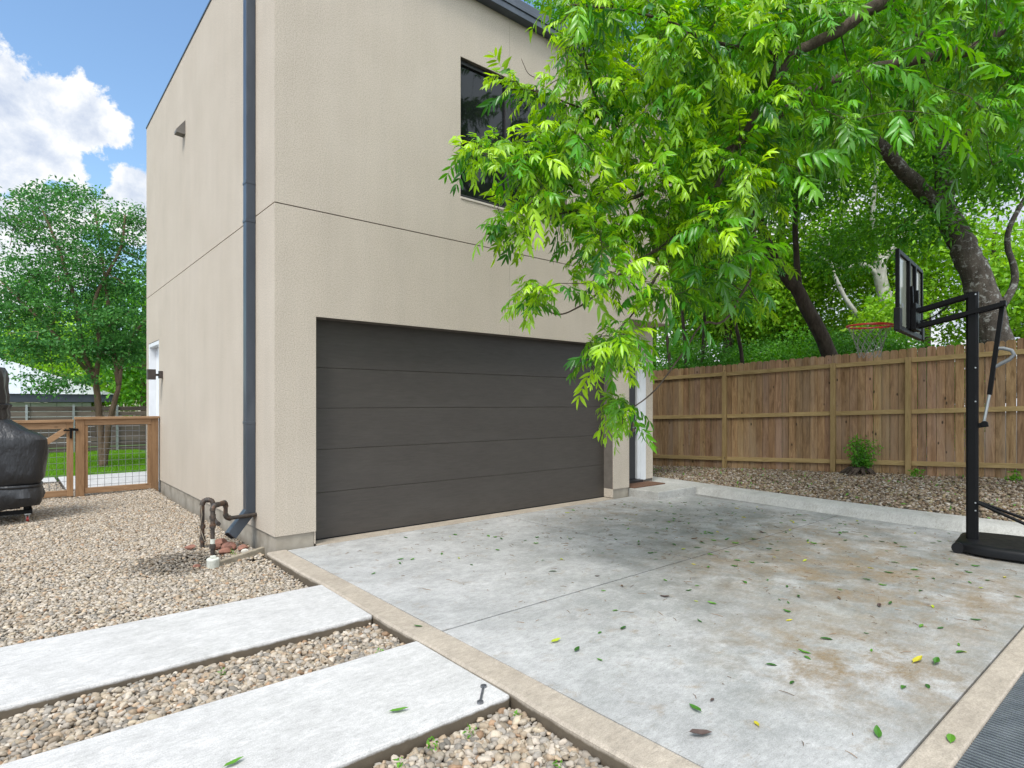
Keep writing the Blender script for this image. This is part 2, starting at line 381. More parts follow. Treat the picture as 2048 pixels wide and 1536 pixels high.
# ------------------------------------------------------------------ ground, driveway, kerb
def struct(mb, name, mat, **k): return tag(mb.build(name, mat, **k), kind='structure')
struct(MB().add([(-150, -150, -.14), (150, -150, -.14), (150, 150, -.14), (-150, 150, -.14)], [(0, 1, 2, 3)]), 'ground', M['soil'])
d = MB()
JX, JY, g = 3.06, -2.93, .0105
for x0, x1, y0, y1 in ((.125, JX - g, JY + g, -.035), (JX + g, 6.62, JY + g, -.035), (.125, 6.62, -5.425, JY - g)):
    d.box(x0, x1, y0, y1, -.11, 0)
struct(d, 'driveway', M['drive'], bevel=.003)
struct(MB().box(.1, 6.6, -5.44, -.03, -.13, -.10), 'driveway_bedding', M['pit'])
struct(MB().box(.445, 5.34, -.030, .196, -.11, .004), 'door_threshold', M['tan_conc'], bevel=.004)
d = MB(); rr_ = []
for y in np.linspace(-7.6, -.02, 40):
    w = .006 * math.sin(y * 3.1) + .004 * math.sin(y * 7.7)
    rr_.append([(-.083 + w, y, -.14), (.114 + w * .4, y, -.14), (.117 + w * .4, y, .000), (.107 + w * .4, y, .007), (-.070 + w, y, .007), (-.085 + w, y, -.006)])
d.loft(rr_)
struct(d, 'driveway_border', M['tan_conc'])
struct(MB().box(.125, 6.9, -5.575, -5.433, -.12, .003), 'drain_border', M['tan_conc'], bevel=.012)
d = MB()
d.prism([(-6.5, -2.345), (-.09, -2.35), (-.075, -1.40), (-2.1, -1.36), (-6.5, -1.34)], -.13, 0)
struct(d, 'path', M['slab'], bevel=.014)
d = MB(); d.prism([(-6.5, -3.86), (-1.1, -3.885), (-.092, -3.90), (-.088, -2.955), (-6.5, -2.985)], -.13, 0)
struct(d, 'path', M['slab'], bevel=.014)
kp = [(6.98, .95), (6.93, .2), (6.83, -.6), (6.74, -1.3), (6.66, -2.1), (6.60, -3.0), (6.57, -4.0), (6.58, -5.2), (6.6, -8.5)]
prof = [(-.03, -.12), (-.03, .004), (.02, .018), (.07, .075), (.12, .105), (.20, .115), (.50, .118), (.555, .105), (.57, .06), (.57, -.12)]
struct(MB().loft([[(x + a, y, b) for a, b in prof] for x, y in kp]), 'kerb', M['kerb'], smooth='auto', angle=50)
struct(MB().box(5.765, 6.84, -.565, .395, -.11, .128), 'doorstep', M['kerb'], bevel=.014)
# gravel strip by the fence: soil rising to the south
FA = np.array((10.495, 3.083)); FB = np.array((11.26, -4.11)); FL = np.linalg.norm(FB - FA); FU = (FB - FA) / FL
def fz(s): return -.07 + .28 * min(max(s / FL, 0), 1.35)
rows = []
for y in np.linspace(9.0, -9.0, 40):
    s = (y - FA[1]) / FU[1]; xf = FA[0] + FU[0] * s
    zf = fz(s); xk = np.interp(-y, [-.95, .6, 2.1, 4, 9], [7.45, 7.37, 7.2, 7.1, 7.13]); zk = .085
    if y > .95: xk = 6.96; zk = np.interp(y, [.95, 3], [.085, -.07])
    rows.append([(xk, y, zk - .01), ((xk * .6 + xf * .4), y, zk * .5 + zf * .5 + .0), (xf, y, zf), (xf + .6, y, zf), (xf + 8, y, zf - .15), (xf + 40, y, zf - .12)])
d = MB(); n = 6
d.add(np.array(rows).reshape(-1, 3), [(i * n + j, i * n + j + 1, (i + 1) * n + j + 1, (i + 1) * n + j) for i in range(39) for j in range(n - 1)])
struct(d, 'gravel_bed', M['soil'])
struct(MB().box(-7, -.10, -7.6, 10.6, -.138, -.105), 'gravel_base', M['soil_dark'])
struct(MB().box(-1.3, .9, 7.0, 9.42, -.074, -.002), 'paving', M['slab'], bevel=.01)
struct(MB().box(-9, -1.36, 8.6, 9.42, -.074, -.004), 'paving', M['slab'], bevel=.01)
struct(MB().box(-14, 14, 9.5, 22, -.13, -.03), 'lawn', M['lawn'])

# drain / grate on the right edge
t = thing('drain_grate', 'dark ribbed metal drain grate along the driveway edge', 'drain grate', (2.6, -5.6, 0))
d = MB()
for x in np.arange(.35, 5.6, .027): d.box(x, x + .011, -6.9, -5.578, -.028, -.004)
d.build('bars', M['grate'], t)
MB().box(.3, 5.65, -6.95, -5.577, -.12, -.04).build('pan', M['pit'], t)

# ------------------------------------------------------------------ stones
def ico(sub):
    p = (1 + 5 ** .5) / 2
    v = [(-1, p, 0), (1, p, 0), (-1, -p, 0), (1, -p, 0), (0, -1, p), (0, 1, p), (0, -1, -p), (0, 1, -p), (p, 0, -1), (p, 0, 1), (-p, 0, -1), (-p, 0, 1)]
    f = [(0, 11, 5), (0, 5, 1), (0, 1, 7), (0, 7, 10), (0, 10, 11), (1, 5, 9), (5, 11, 4), (11, 10, 2), (10, 7, 6), (7, 1, 8), (3, 9, 4), (3, 4, 2), (3, 2, 6), (3, 6, 8), (3, 8, 9), (4, 9, 5), (2, 4, 11), (6, 2, 10), (8, 6, 7), (9, 8, 1)]
    v = [np.array(x) / np.linalg.norm(x) for x in v]
    for _ in range(sub):
        c = {}; nf = []
        def mid(a, b):
            k = (min(a, b), max(a, b))
            if k not in c: m = v[a] + v[b]; v.append(m / np.linalg.norm(m)); c[k] = len(v) - 1
            return c[k]
        for a, b, e in f:
            x, y, z = mid(a, b), mid(b, e), mid(e, a); nf += [(a, x, z), (b, y, x), (e, z, y), (x, y, z)]
        f = nf
    return np.array(v), np.array(f)
def rot_mats(n, tilt=.6):
    a = rng.random(n) * 2 * PI; b = (rng.random(n) - .5) * 2 * tilt; c = (rng.random(n) - .5) * 2 * tilt
    ca, sa, cb, sb, cc, sc = np.cos(a), np.sin(a), np.cos(b), np.sin(b), np.cos(c), np.sin(c)
    Z = np.zeros(n); O = np.ones(n)
    Rz = np.stack([np.stack([ca, -sa, Z], 1), np.stack([sa, ca, Z], 1), np.stack([Z, Z, O], 1)], 1)
    Rx = np.stack([np.stack([O, Z, Z], 1), np.stack([Z, cb, -sb], 1), np.stack([Z, sb, cb], 1)], 1)
    Ry = np.stack([np.stack([cc, Z, sc], 1), np.stack([Z, O, Z], 1), np.stack([-sc, Z, cc], 1)], 1)
    return Rz @ Rx @ Ry
PAL = np.array([(.50, .42, .32), (.54, .46, .37), (.42, .335, .24), (.40, .355, .30), (.48, .36, .245), (.56, .49, .40), (.34, .27, .195), (.47, .40, .32), (.42, .27, .165), (.27, .24, .20), (.52, .43, .31)]) * .90
def stones(name, P, size, pal, sub, wts=None, bright=None):
    V, Fc = ico(sub); nv = len(V); n = len(P)
    variants = []
    for k in range(14):
        w = V.copy()
        for _ in range(8):            # chop facets off so the stone is angular
            nrm = unit(rng.normal(size=3)); cut = .55 + .3 * rng.random()
            dd = w @ nrm; w = w - np.outer(np.maximum(dd - cut, 0), nrm)
        w *= 1 + .10 * rng.normal(size=(nv, 1)) * (1 if sub else 1.6)
        variants.append(w)
    variants = np.array(variants)
    kk = rng.integers(0, 14, n)
    sc = size * (.62 + .75 * rng.random(n) ** 1.6)
    asp = np.stack([1 + .35 * rng.random(n), .75 + .3 * rng.random(n), .5 + .28 * rng.random(n)], 1)
    W = variants[kk] * (asp * sc[:, None])[:, None, :]
    W = np.einsum('nij,nvj->nvi', rot_mats(n), W) + P[:, None, :]
    ci = rng.choice(len(pal), n, p=wts)
    c = pal[ci] * (.66 + .52 * rng.random((n, 1)))
    if bright is not None: c = c * bright[:, None]
    c = np.repeat(c, nv, 0)
    loops = (Fc[None] + (np.arange(n) * nv)[:, None, None]).reshape(-1)
    o = big_mesh(name, W.reshape(-1, 3), loops, np.full(n * len(Fc), 3), c, M['stone'])
    return tag(o, kind='stuff')
def scatter(x0, x1, y0, y1, pitch, z, jit=.5, layers=1, zj=.006):
    out = []
    for l in range(layers):
        xs = np.arange(x0, x1, pitch); ys = np.arange(y0, y1, pitch)
        X, Y = np.meshgrid(xs, ys); X = X.ravel() + (rng.random(X.size) - .5) * pitch * 2 * jit + l * pitch * .5
        Y = Y.ravel() + (rng.random(Y.size) - .5) * pitch * 2 * jit + l * pitch * .5
        k = (X > x0) & (X < x1) & (Y > y0) & (Y < y1); X, Y = X[k], Y[k]
        out.append(np.stack([X, Y, z + (rng.random(X.size) - .5) * zj * 2 + l * .008], 1))
    return np.concatenate(out)
# left field (thinning to soil where the pipes come up)
P = scatter(-3.2, -.10, -1.33, 7.2, .0265, -.050, layers=2)
P[:, 2] += .022 * np.sin(P[:, 0] * 2.1 + 1) * np.sin(P[:, 1] * 1.3) + np.interp(P[:, 1], [-1.33, -.6, 2], [-.005, .0, .02])
P[:, 2] -= .03 * np.exp(-((P[:, 0] + .2) ** 2) / .02) * (P[:, 1] < 0)
hole = np.hypot((P[:, 0] + .82) / .34, (P[:, 1] - .28) / .40)
keep = (hole > .75) | (rng.random(len(P)) < .55)
keep &= ~((P[:, 1] > 6.95) & (P[:, 0] > -1.32))
P = P[keep]; hole = hole[keep]
dark = np.where(hole < 1.0 + .4 * rng.random(len(P)), .30 + .45 * rng.random(len(P)), 1.)
near = P[:, 1] < .9
W_ = np.array([.17, .18, .10, .09, .09, .14, .05, .07, .02, .03, .06]); W_ /= W_.sum()
stones('gravel', P[near], .0185, PAL, 0, W_, dark[near])
stones('gravel', P[~near], .0185, PAL, 0, W_, dark[~near])
P = scatter(-3.2, -.11, 7.2, 8.58, .034, -.045); P = P[P[:, 0] < -1.34]
stones('gravel', P, .022, PAL, 0, W_)
# strips between the paths, closer to the viewer, bigger stones
W2 = np.array([.15, .10, .13, .13, .10, .07, .10, .12, .04, .09, .03]); W2 /= W2.sum()
P = scatter(-3.4, -.10, -2.965, -2.355, .0300, -.076, layers=3, zj=.010)
P[:, 2] += .008 * np.sin(P[:, 0] * 3)
stones('gravel', P, .0205, PAL, 1, W2)
P = scatter(-2.6, -.10, -5.6, -3.91, .0315, -.078, layers=3, zj=.012)
P[:, 2] += .010 * np.sin(P[:, 0] * 4 + P[:, 1] * 3)
stones('gravel', P, .0228, PAL, 1, W2)
# leafy gravel by the fence
pts = []
for l in range(2):
    n = 17000
    y = rng.uniform(-7.5, 3.5, n); s = (y - FA[1]) / FU[1]; xf = FA[0] + FU[0] * s
    xk = np.where(y > .95, 6.97, np.interp(-y, [-.95, .6, 2.1, 4, 9], [7.50, 7.40, 7.23, 7.14, 7.17]))
    q = rng.random(n); x = xk + (xf - .02 - xk) * q
    zf = -.07 + .28 * np.clip(s / FL, 0, 1.35); zk = np.where(y > .95, np.interp(y, [.95, 3], [.085, -.07]), .085)
    z = np.where(q < .4, zk - .01 + (zk * .5 + zf * .5 - zk + .01) * q / .4, zk * .5 + zf * .5 + (zf * .5 - zk * .5) * (q - .4) / .6)
    pts.append(np.stack([x, y, z + .012 + .012 * l + .012 * np.sin(x * 5) * np.sin(y * 4)], 1))
P = np.concatenate(pts)
PAL3 = np.array([(.36, .29, .22), (.46, .38, .30), (.20, .14, .09), (.30, .22, .15), (.26, .17, .10), (.50, .44, .37), (.14, .095, .06), (.40, .30, .21), (.33, .27, .15)]) * .88
stones('gravel', P, .026, PAL3, 0)

# ------------------------------------------------------------------ the house
X1, Y1, ZT, ZB = 6.93, 7.45, 6.985, .150
JZ = 3.612; jg = .006
H = thing('garage_house', 'beige stucco two storey house with brown garage door', 'house', (0, 0, 0))
GAR = (.438, 5.345, -1, 2.469); WIN = (2.343, 4.30, 4.165, 5.998); ENT = (5.745, 8, -1, 2.938)
SD = (6.17, 7.24, -1, 2.70)
w = MB()
w.holes('x', .013, X1, ZB, ZT, .013, .22, [GAR, WIN, ENT])                     # core behind the joints
w.holes('y', .2205, Y1, ZB, ZT, .013, .22, [SD])
w.box(.2205, X1 - .0005, Y1 - .2, Y1 - .0005, ZB, ZT - .001)                     # rear wall
w.box(X1 - .2, X1, .2205, Y1 - .2005, 2.938, ZT - .0005)
w.box(X1 - .2, X1, .42, Y1 - .2005, -.1, 2.9375)
w.box(5.745 - .2, 5.745, .2205, .62, .15, 2.937)                               # side of the entry recess
w.holes('x', 5.7455, X1 - .2005, -.1, 2.937, .42, .60, [(5.80, 6.70, -1, 2.28)])  # recess back wall
w.box(5.7455, X1 - .2005, .2205, .5, 2.9385, 3.1)                               # soffit
core = w.build('core_wall', M['groove'], H)
w = MB()
for z0, z1 in ((ZB - .002, JZ - jg), (JZ + jg, ZT + .001)):
    w.holes('x', 0, 3.166, z0, z1, 0, .0128, [(.4385 + .0, 5.3445, -1, 2.4685), (WIN[0] + .0005, WIN[1] - .0005, WIN[2] + .0005, WIN[3] - .0005), (5.7445, 9, -1, 2.9375)])
    w.holes('x', 3.170, X1 + .001, z0, z1, 0, .0128, [(.4385 + .0, 5.3445, -1, 2.4685), (WIN[0] + .0005, WIN[1] - .0005, WIN[2] + .0005, WIN[3] - .0005), (5.7445, 9, -1, 2.9375)])
    w.holes('y', .013, Y1, z0, z1, 0, .0128, [(SD[0] + .0005, SD[1] - .0005, -1, SD[3] - .0005)])
# reveals, recess and returns skinned in the same render
w.box(.4255, .4383, .0130, .199, .012, 2.468); w.box(5.3452, 5.358, .0130, .199, .012, 2.468)
w.box(.4256, 5.3578, .0131, .199, 2.4692, 2.482)
w.box(WIN[0] - .012, WIN[0] - .0002, .0130, .12, WIN[2], WIN[3]); w.box(WIN[0] - .012, WIN[1] + .01, .0131, .12, WIN[3] + .0003, WIN[3] + .012)
w.box(5.7452, 5.755, .0130, .4185, .152, 2.936)
w.box(5.756, X1 + .001, .0131, .4185, 2.926, 2.9372)
w.box(6.72, X1 + .0005, .408, .4192, .17, 2.925); w.box(5.756, 6.7195, .408, .4192, 2.30, 2.925)
w.box(X1 + .0003, X1 + .012, .0131, Y1 - .001, 2.936, ZT); w.box(X1 + .0004, X1 + .012, .4195, Y1 - .001, -.1, 2.9355)
wall = w.build('wall', M['stucco'], H)
w = MB()
w.box(.016, .4200, .018, .2, -.13, ZB + .001); w.box(.0161, .2, .2005, 6.168, -.13, ZB + .0005); w.box(.0162, .2, 6.1685, Y1, -.13, -.06); w.box(.0161, .2, 7.245, Y1, -.0595, ZB + .0005)
w.build('plinth', M['plinth'], H); w = MB()
w.box(5.365, 5.742, .018, .2, -.13, ZB + .0006); w.box(5.7421, X1 - .005, .425, .6, -.13, .17)
w.build('plinth', M['plinth'], H)
# roof, coping and eave box
w = MB(); w.box(-.012, X1 + .02, .0, Y1 + .01, ZT + .0015, ZT + .03)
cop = w.build('coping', M['zinc'], H, bevel=.004)
w = MB(); w.box(.10, X1 + .1, -.135, -.0005, 6.818, 6.945); w.box(.10, X1 + .1, -.150, -.1355, 6.905, 6.953)
w.box(.10, X1 + .1, -.1345, .10, 6.9455, 7.05)
w.build('gutter', M['zinc'], H, bevel=.005)
# garage door
gd = MB()
zs = [.006, .530, 1.012, 1.476, 1.930, 2.50]
for a, b in zip(zs, zs[1:]): gd.box(.40, 5.38, .200, .24, a + .0025, b - .0025)
GD = gd.build('garage_door', M['garage_door'], H, bevel=.004)
MB().box(.41, 5.37, .212, .236, .01, 2.49).build('door_core', M['groove'], GD)
MB().box(.42, 5.36, .1935, .1995, .004, .018).build('bottom_seal', M['black_plastic'], GD)
# upper window
x0, x1, z0, z1 = WIN
w = MB(); fy0, fy1 = .055, .115
w.box(x0 + .002, x0 + .045, fy0, fy1, z0 + .03, z1 - .002); w.box(x1 - .045, x1 - .002, fy0, fy1, z0 + .03, z1 - .002)
w.box(x0 + .045, x1 - .045, fy0, fy1, z1 - .055, z1 - .002); w.box(x0 + .045, x1 - .045, fy0, fy1, z0 + .03, z0 + .085)
w.box(3.135, 3.225, fy0 - .004, fy1, z0 + .085, z1 - .055)
WF = w.build('window', M['window_metal'], H, bevel=.003)
MB().box(x0 + .046, 3.134, .088, .098, z0 + .086, z1 - .056).build('pane', M['glass'], WF)
MB().box(3.226, x1 - .046, .088, .098, z0 + .086, z1 - .056).build('pane', M['glass'], WF)
MB().box(x0 - .0, x1 + .0, -.012, .12, z0 + .001, z0 + .029).build('sill', M['sill_beige'], WF, bevel=.004)
MB().box(x0 + .1, x1 - .1, .9, .95, z0, z1 + .3).build('dark_room_panel', M['pit'], WF)  # black panel standing in for the unlit room behind the panes
# entry door
w = MB(); w.box(5.80, 6.46, .435, .475, .19, 2.24)
ED = w.build('entry_door', M['door_dark'], H, bevel=.004)
w = MB()
for a, b in ((.30, 1.05), (1.15, 2.1)): w.box(5.92, 6.36, .428, .4345, a, b)
w.build('door_panel', M['door_dark'], ED, bevel=.006)
w = MB(); w.tube([(6.40, .434, 1.10), (6.40, .38, 1.10)], .012); w.lathe((6.40, .365, 1.075), [(.0, 0), (.026, .008), (.03, .025), (.02, .05), (0, .055)])
w.box(6.375, 6.425, .428, .4345, 1.03, 1.24); w.build('door_handle', M['chrome'], ED, smooth='auto')
w = MB(); w.box(6.465, 6.54, .395, .50, .19, 2.24); w.box(6.5405, 6.66, .385, .44, .16, 2.285); w.box(6.6605, 6.718, .399, .44, .16, 2.285); w.box(5.76, 6.5395, .385, .44, 2.2405, 2.284)
w.build('door_frame', M['white_paint'], H, bevel=.004)
MB().box(5.77, 6.52, .30, .50, .135, .185).build('door_sill', M['window_metal'], H, bevel=.004)
# side door
w = MB(); w.box(.004, .17, 7.16, 7.2385, -.05, 2.69); w.box(.004, .17, 6.1715, 6.23, -.05, 2.69); w.box(.004, .17, 6.2305, 7.1595, 2.62, 2.69)
SF = w.build('side_door_frame', M['white_paint'], H, bevel=.003)
MB().box(.12, .16, 6.2305, 7.1595, .02, 2.6195).build('side_door', M['white_paint'], SF)
# downspout on the side wall
w = MB()
for a, b in ((.275, 1.318), (1.3215, 3.553), (3.5565, 3.975), (3.9785, 6.95)): w.box(-.103, -.004, .612, .722, a, b)
DS = w.build('downspout', M['zinc'], H, bevel=.004)
w = MB()
for z in (1.3197, 3.555, 3.977):
    w = MB(); w.box(-.108, -.0035, .608, .726, z - .018, z + .012); w.build('coupling', M['zinc'], DS, bevel=.003)
w = MB()
w.bar((-.055, .667, .33), (-.27, .60, .10), .108, .1, (0, 1, 0))
w.build('outlet', M['zinc'], DS, bevel=.004)
w = MB(); w.bar((-.268, .602, .102), (-.2725, .599, .097), .094, .086, (0, 1, 0)); w.build('outlet_mouth', M['pit'], DS)
# wall vent hood
w = MB()
w.add([(-.001, 4.05, 5.93), (-.001, 4.20, 5.93), (-.125, 4.20, 5.76), (-.125, 4.05, 5.76), (-.125, 4.05, 5.715), (-.125, 4.20, 5.715), (-.001, 4.05, 5.705), (-.001, 4.20, 5.705)],
      [(0, 1, 2, 3), (3, 2, 5, 4), (0, 3, 4, 6), (1, 7, 5, 2), (6, 4, 5, 7)])
w.build('vent_hood', M['vent_metal'], H)
w = MB(); w.box(-.06, -.0005, 5.80, 5.90, 1.98, 2.11); w.box(-.11, -.0601, 5.83, 5.87, 2.02, 2.06)
WL = w.build('wall_lamp', M['bronze'], H, bevel=.004)
MB().box(-.235, -.1102, 5.79, 5.91, 1.955, 2.135).build('lamp_shade', M['bronze'], WL, bevel=.004)
# doormat
tag(MB().box(5.80, 6.66, -.06, .29, .1285, .148).build('doormat', M['coir'], bevel=.005), 'brown coir doormat lying on the concrete doorstep', 'doormat')

# black object behind the house corner
t = thing('wheeled_bin', 'black bin edge sticking out behind the house corner', 'bin', (7.33, 1.45, 0))
w = MB(); w.loft([[(7.33 + a * k, 1.45 + b * k, z) for a, b in ((-.24, -.27), (.24, -.27), (.24, .27), (-.24, .27))] for k, z in ((.8, -.05), (.98, .62))]); w.build('body', M['black_plastic'], t, bevel=.02)
w = MB(); w.loft([[(7.36 + a * k, 1.45 + b * k, z) for a, b in ((-.28, -.29), (.30, -.29), (.30, .29), (-.28, .29))] for k, z in ((1, .63), (1.04, .65), (1.02, .70), (.7, .74))]); w.build('lid', M['black_plastic'], t, bevel=.012)

# ------------------------------------------------------------------ privacy fence on the right
t = thing('privacy_fence', 'tall brown wooden picket fence with greenish rails and posts behind the gravel', 'fence', (11.0, -1.5, 0))
NRM = np.array((-FU[1], FU[0])) ; NRM = NRM if NRM[0] < 0 else -NRM       # towards the driveway
def fp(s, off, z): p = FA + FU * s + NRM * off; return (p[0], p[1], z)
posts = [-5.4, -2.9, -.55, 1.95, 4.26, 5.57, 8.0, 10.4]
for a, b in zip(posts, posts[1:]):
    w = MB(); s = a
    while s < b - .02:
        wd = min(.138 + .010 * random.random(), b - s); gap = random.choice([.001, .002, .002, .003, .006])
        if a > 5 and random.random() < .3: gap = .008
        h = 2.44 + .012 * random.uniform(-1, 1); zb = fz(s + wd / 2); o0 = random.uniform(-.003, .003); ear = .028
        tone = random.uniform(.78, 1.16); tint = np.array((1, random.uniform(.94, 1.03), random.uniform(.88, 1.06))) * tone
        wr = wd - gap; cx = .006; rings_ = []
        for z, e in ((zb - .05, 0), (zb + h - ear, 0), (zb + h, ear)):
            rings_.append([fp(s + q, o0 + o_, z) for q, o_ in ((e, -.016), (e, -.009), (e + cx, 0), (wr - e - cx, 0), (wr - e, -.009), (wr - e, -.016))])
        w.loft(rings_, col=tint)
        s += wd
    w.build('picket_panel', M['picket'], t)
    for z in (.245, 1.235, 2.215):
        w = MB(); tn = random.uniform(.85, 1.1)
        w.bar(fp(a + .047, .026, fz(a) + z), fp(b - .047, .026, fz(b) + z), .038, .088, col=(tn, tn, tn)); w.build('rail', M['rail'], t, bevel=.004)
for s in posts:
    w = MB(); tn = random.uniform(.85, 1.12)
    w.bar(fp(s, .052, fz(s) - .1), fp(s, .052, fz(s) + 2.27), .09, .092, up=(FU[0], FU[1], 0), col=(tn, tn, tn)); w.build('post', M['post'], t, bevel=.005)

# ------------------------------------------------------------------ basketball hoop
PX, PY = 5.60, -4.63
n2 = np.array((-.119, .9929, 0)); w2 = np.array((.9929, .119, 0)); pole0 = np.array((PX, PY, 0))
def hp(a, e, z): p = pole0 + w2 * a + n2 * e; return np.array((p[0], p[1], z))
t = thing('basketball_hoop', 'black portable basketball hoop with red rim on the driveway', 'basketball hoop', (PX, PY, 0))
w = MB()
pl = [(-.16, .13), (.30, .13), (.46, .02), (.50, -.25), (.50, -1.05), (.40, -1.15), (-.36, -1.15), (-.42, -1.05), (-.40, -.16), (-.34, 0.), (-.26, .09)]
rings = []
for k, z in ((.94, .012), (1., .03), (1., .085), (.985, .105), (.93, .122), (.80, .118), (.5, .130)):
    rings.append([hp((a - .03) * k + .03, (e + .5) * k - .5, z) for a, e in pl])
w.loft(rings); base = w.build('base', M['black_plastic'], t, smooth='auto', angle=50)
w = MB()
for a in (-.28, .36):
    w = MB(); w.loft([[hp(a + dx, .09 + .055 * math.cos(q), .055 + .055 * math.sin(q)) for q in np.arange(14) * PI / 7] for dx in (-.02, .02)]); w.build('wheel', M['black_plastic'], t, smooth='auto')
w = MB(); pr = []
for z in (.09, 2.69): pr.append([hp(.051 * sx, .051 * sy, z) for sx, sy in ((-.6, -1), (.6, -1), (1, -.6), (1, .6), (.6, 1), (-.6, 1), (-1, .6), (-1, -.6))])
w.loft(pr); w.build('pole', M['black_metal'], t)
w = MB()
for z in (.42, .5, 1.55, 1.9, 2.48, 2.66):
    w = MB(); w.lathe(hp(-.052, -.03, z - .008), [(0, 0), (.008, .002), (.008, .014), (0, .016)], 8); w.build('bolt', M['galv'], t)
for a in (-.30, .34):
    w = MB(); w.tube([hp(.05 * np.sign(a), -.05, .50), hp(a, -.98, .125)], .0155, 10); w.build('brace', M['black_metal'], t, smooth='auto')
BO = .53
for sgn in (-1, 1):
    w = MB(); w.bar(hp(.065 * sgn, .03, 2.655), hp(.065 * sgn, BO - .05, 2.545), .022, .045); w.build('upper_arm', M['black_metal'], t, bevel=.003)
    w = MB(); w.bar(hp(.065 * sgn, -.25, 2.535), hp(.065 * sgn, BO - .05, 2.375), .022, .045); w.build('lower_arm', M['black_metal'], t, bevel=.003)
w = MB(); q = np.linspace(0, 1, 240); c0 = hp(0, .18, 2.60); c1 = hp(0, BO - .07, 2.42)
ctr = c0 + (c1 - c0) * q[:, None]; sg = np.array((0, 0, -.035)) * np.sin(q * PI)[:, None]
w.tube(ctr + sg + w2 * (.016 * np.cos(q * 170))[:, None] + np.array((0, 0, 1)) * (.016 * np.sin(q * 170))[:, None], .0035, 5); w.build('spring', M['black_metal'], t, smooth=True)
w = MB(); w.bar(hp(0, -.245, 2.54), hp(0, -.14, 1.62), .035, .04, (0, 1, 0)); rod = w.build('lift_rod', M['black_metal'], t, bevel=.003)
w = MB(); w.bar(hp(-.07, -.25, 2.545), hp(.07, -.25, 2.545), .05, .05); w.build('rod_bracket', M['black_metal'], t, bevel=.003)
w = MB(); w.tube([hp(0, -.14, 1.62), hp(0, -.095, 1.335)], .014, 10); w.build('piston', M['galv'], t, smooth='auto')
w = MB(); w.bar(hp(0, -.05, 1.30), hp(0, -.13, 1.315), .05, .05); w.tube([hp(-.035, -.10, 1.32), hp(.035, -.10, 1.32)], .03, 12); w.build('pole_bracket', M['black_metal'], t, bevel=.003)
w = MB(); hh = [(-.185, 2.095), (-.25, 2.09), (-.315, 2.065), (-.335, 2.02), (-.30, 1.975), (-.24, 1.94), (-.18, 1.90), (-.165, 1.87)]
w.tube([hp(0, e, z) for e, z in hh], [.016, .019, .019, .019, .019, .019, .017, .015], 10); w.build('handle', M['grey_plastic'], t, smooth='auto')
# backboard
bz0, bz1, bw = 2.292, 3.117, .69; tk = .035
BB = thing('backboard_root', None, None); bpy.data.objects.remove(BB)
def bbox(a0, a1, e0, e1, z0, z1, mb): mb.loft([[hp(a, e, z) for a, e in ((a0, e0), (a1, e0), (a1, e1), (a0, e1))] for z in (z0, z1)])
w = MB(); e0, e1 = BO, BO + tk
bbox(-bw, -bw + .045, e0, e1, bz0, bz1, w); bbox(bw - .045, bw, e0, e1, bz0, bz1, w)
bbox(-bw + .0455, bw - .0455, e0, e1, bz1 - .045, bz1, w); bbox(-bw + .0455, bw - .0455, e0, e1, bz0, bz0 + .045, w)
bbox(-.20, -.15, e0 - .012, e1 - .012, bz0 + .0455, bz1 - .0455, w); bbox(.15, .20, e0 - .012, e1 - .012, bz0 + .0455, bz1 - .0455, w)
bbf = w.build('backboard', M['black_metal'], t, bevel=.003)
w = MB(); bbox(-bw + .044, bw - .044, e0 + .022, e0 + .028, bz0 + .044, bz1 - .044, w); w.build('board_panel', M['clear_board'], bbf)
w = MB(); bbox(-bw - .015, -bw + .10, e0 - .012, e1 + .012, bz0 - .015, bz0 + .22, w); bbox(bw - .10, bw + .015, e0 - .012, e1 + .012, bz0 - .015, bz0 + .22, w)
bbox(-bw + .1005, bw - .1005, e0 - .004, e1 + .012, bz0 - .015, bz0 + .035, w); w.build('edge_pad', M['black_plastic'], bbf, bevel=.008)
w = MB(); w.bar(hp(-.12, e0 - .03, 2.33), hp(-.17, e0 - .02, 2.80), .03, .03, (0, 1, 0)); w.bar(hp(.12, e0 - .03, 2.33), hp(.17, e0 - .02, 2.80), .03, .03, (0, 1, 0))
bbox(-.16, .16, e0 - .06, e0 - .013, 2.33, 2.62, w); w.build('mount_bracket', M['black_metal'], bbf, bevel=.004)
w = MB(); bbox(-.635, -.55, e0 - .0135, e0 - .0125, bz0 + .23, bz0 + .27, w); w.build('badge', M['grey_plastic'], bbf)
rc = hp(0, e1 + .15 + .229, 2.425); w = MB(); q = np.linspace(0, 2 * PI, 49)
w.tube([rc + w2 * (.229 * math.cos(a)) + n2 * (.229 * math.sin(a)) for a in q], .011, 8, cap=False)
for sx in (-1, 1): w.tube([hp(.09 * sx, e1, 2.405), rc + w2 * (.16 * sx) - n2 * .16 + np.array((0, 0, -.012)), rc + w2 * (.21 * sx) - n2 * .06 + np.array((0, 0, -.012))], .007, 6)
bbox(-.09, .09, e1, e1 + .012, 2.33, 2.46, w); bbox(-.07, .07, e1 + .012, e1 + .15, 2.415, 2.422, w)
rim = w.build('rim', M['rim_red'], t, smooth='auto')
w = MB(); nn = 12
def npt(k, lv):
    r = [.222, .19, .16, .135, .118, .112][lv]; z = 2.42 - [0, .075, .15, .225, .30, .36][lv]; a = (k + .5 * (lv % 2)) * 2 * PI / nn
    return rc + w2 * r * math.cos(a) + n2 * r * math.sin(a) + np.array((0, 0, z - 2.425))
for k in range(nn):
    for lv in range(5):
        for dk in ((0, 1) if lv % 2 else (-1, 0)):
            p0, p1 = npt(k, lv), npt(k + dk, lv + 1); w.tube([p0, (p0 + p1) / 2 + np.array((0, 0, -.004)), p1], .0028, 4, cap=False)
w.build('net', M['net'], rim)

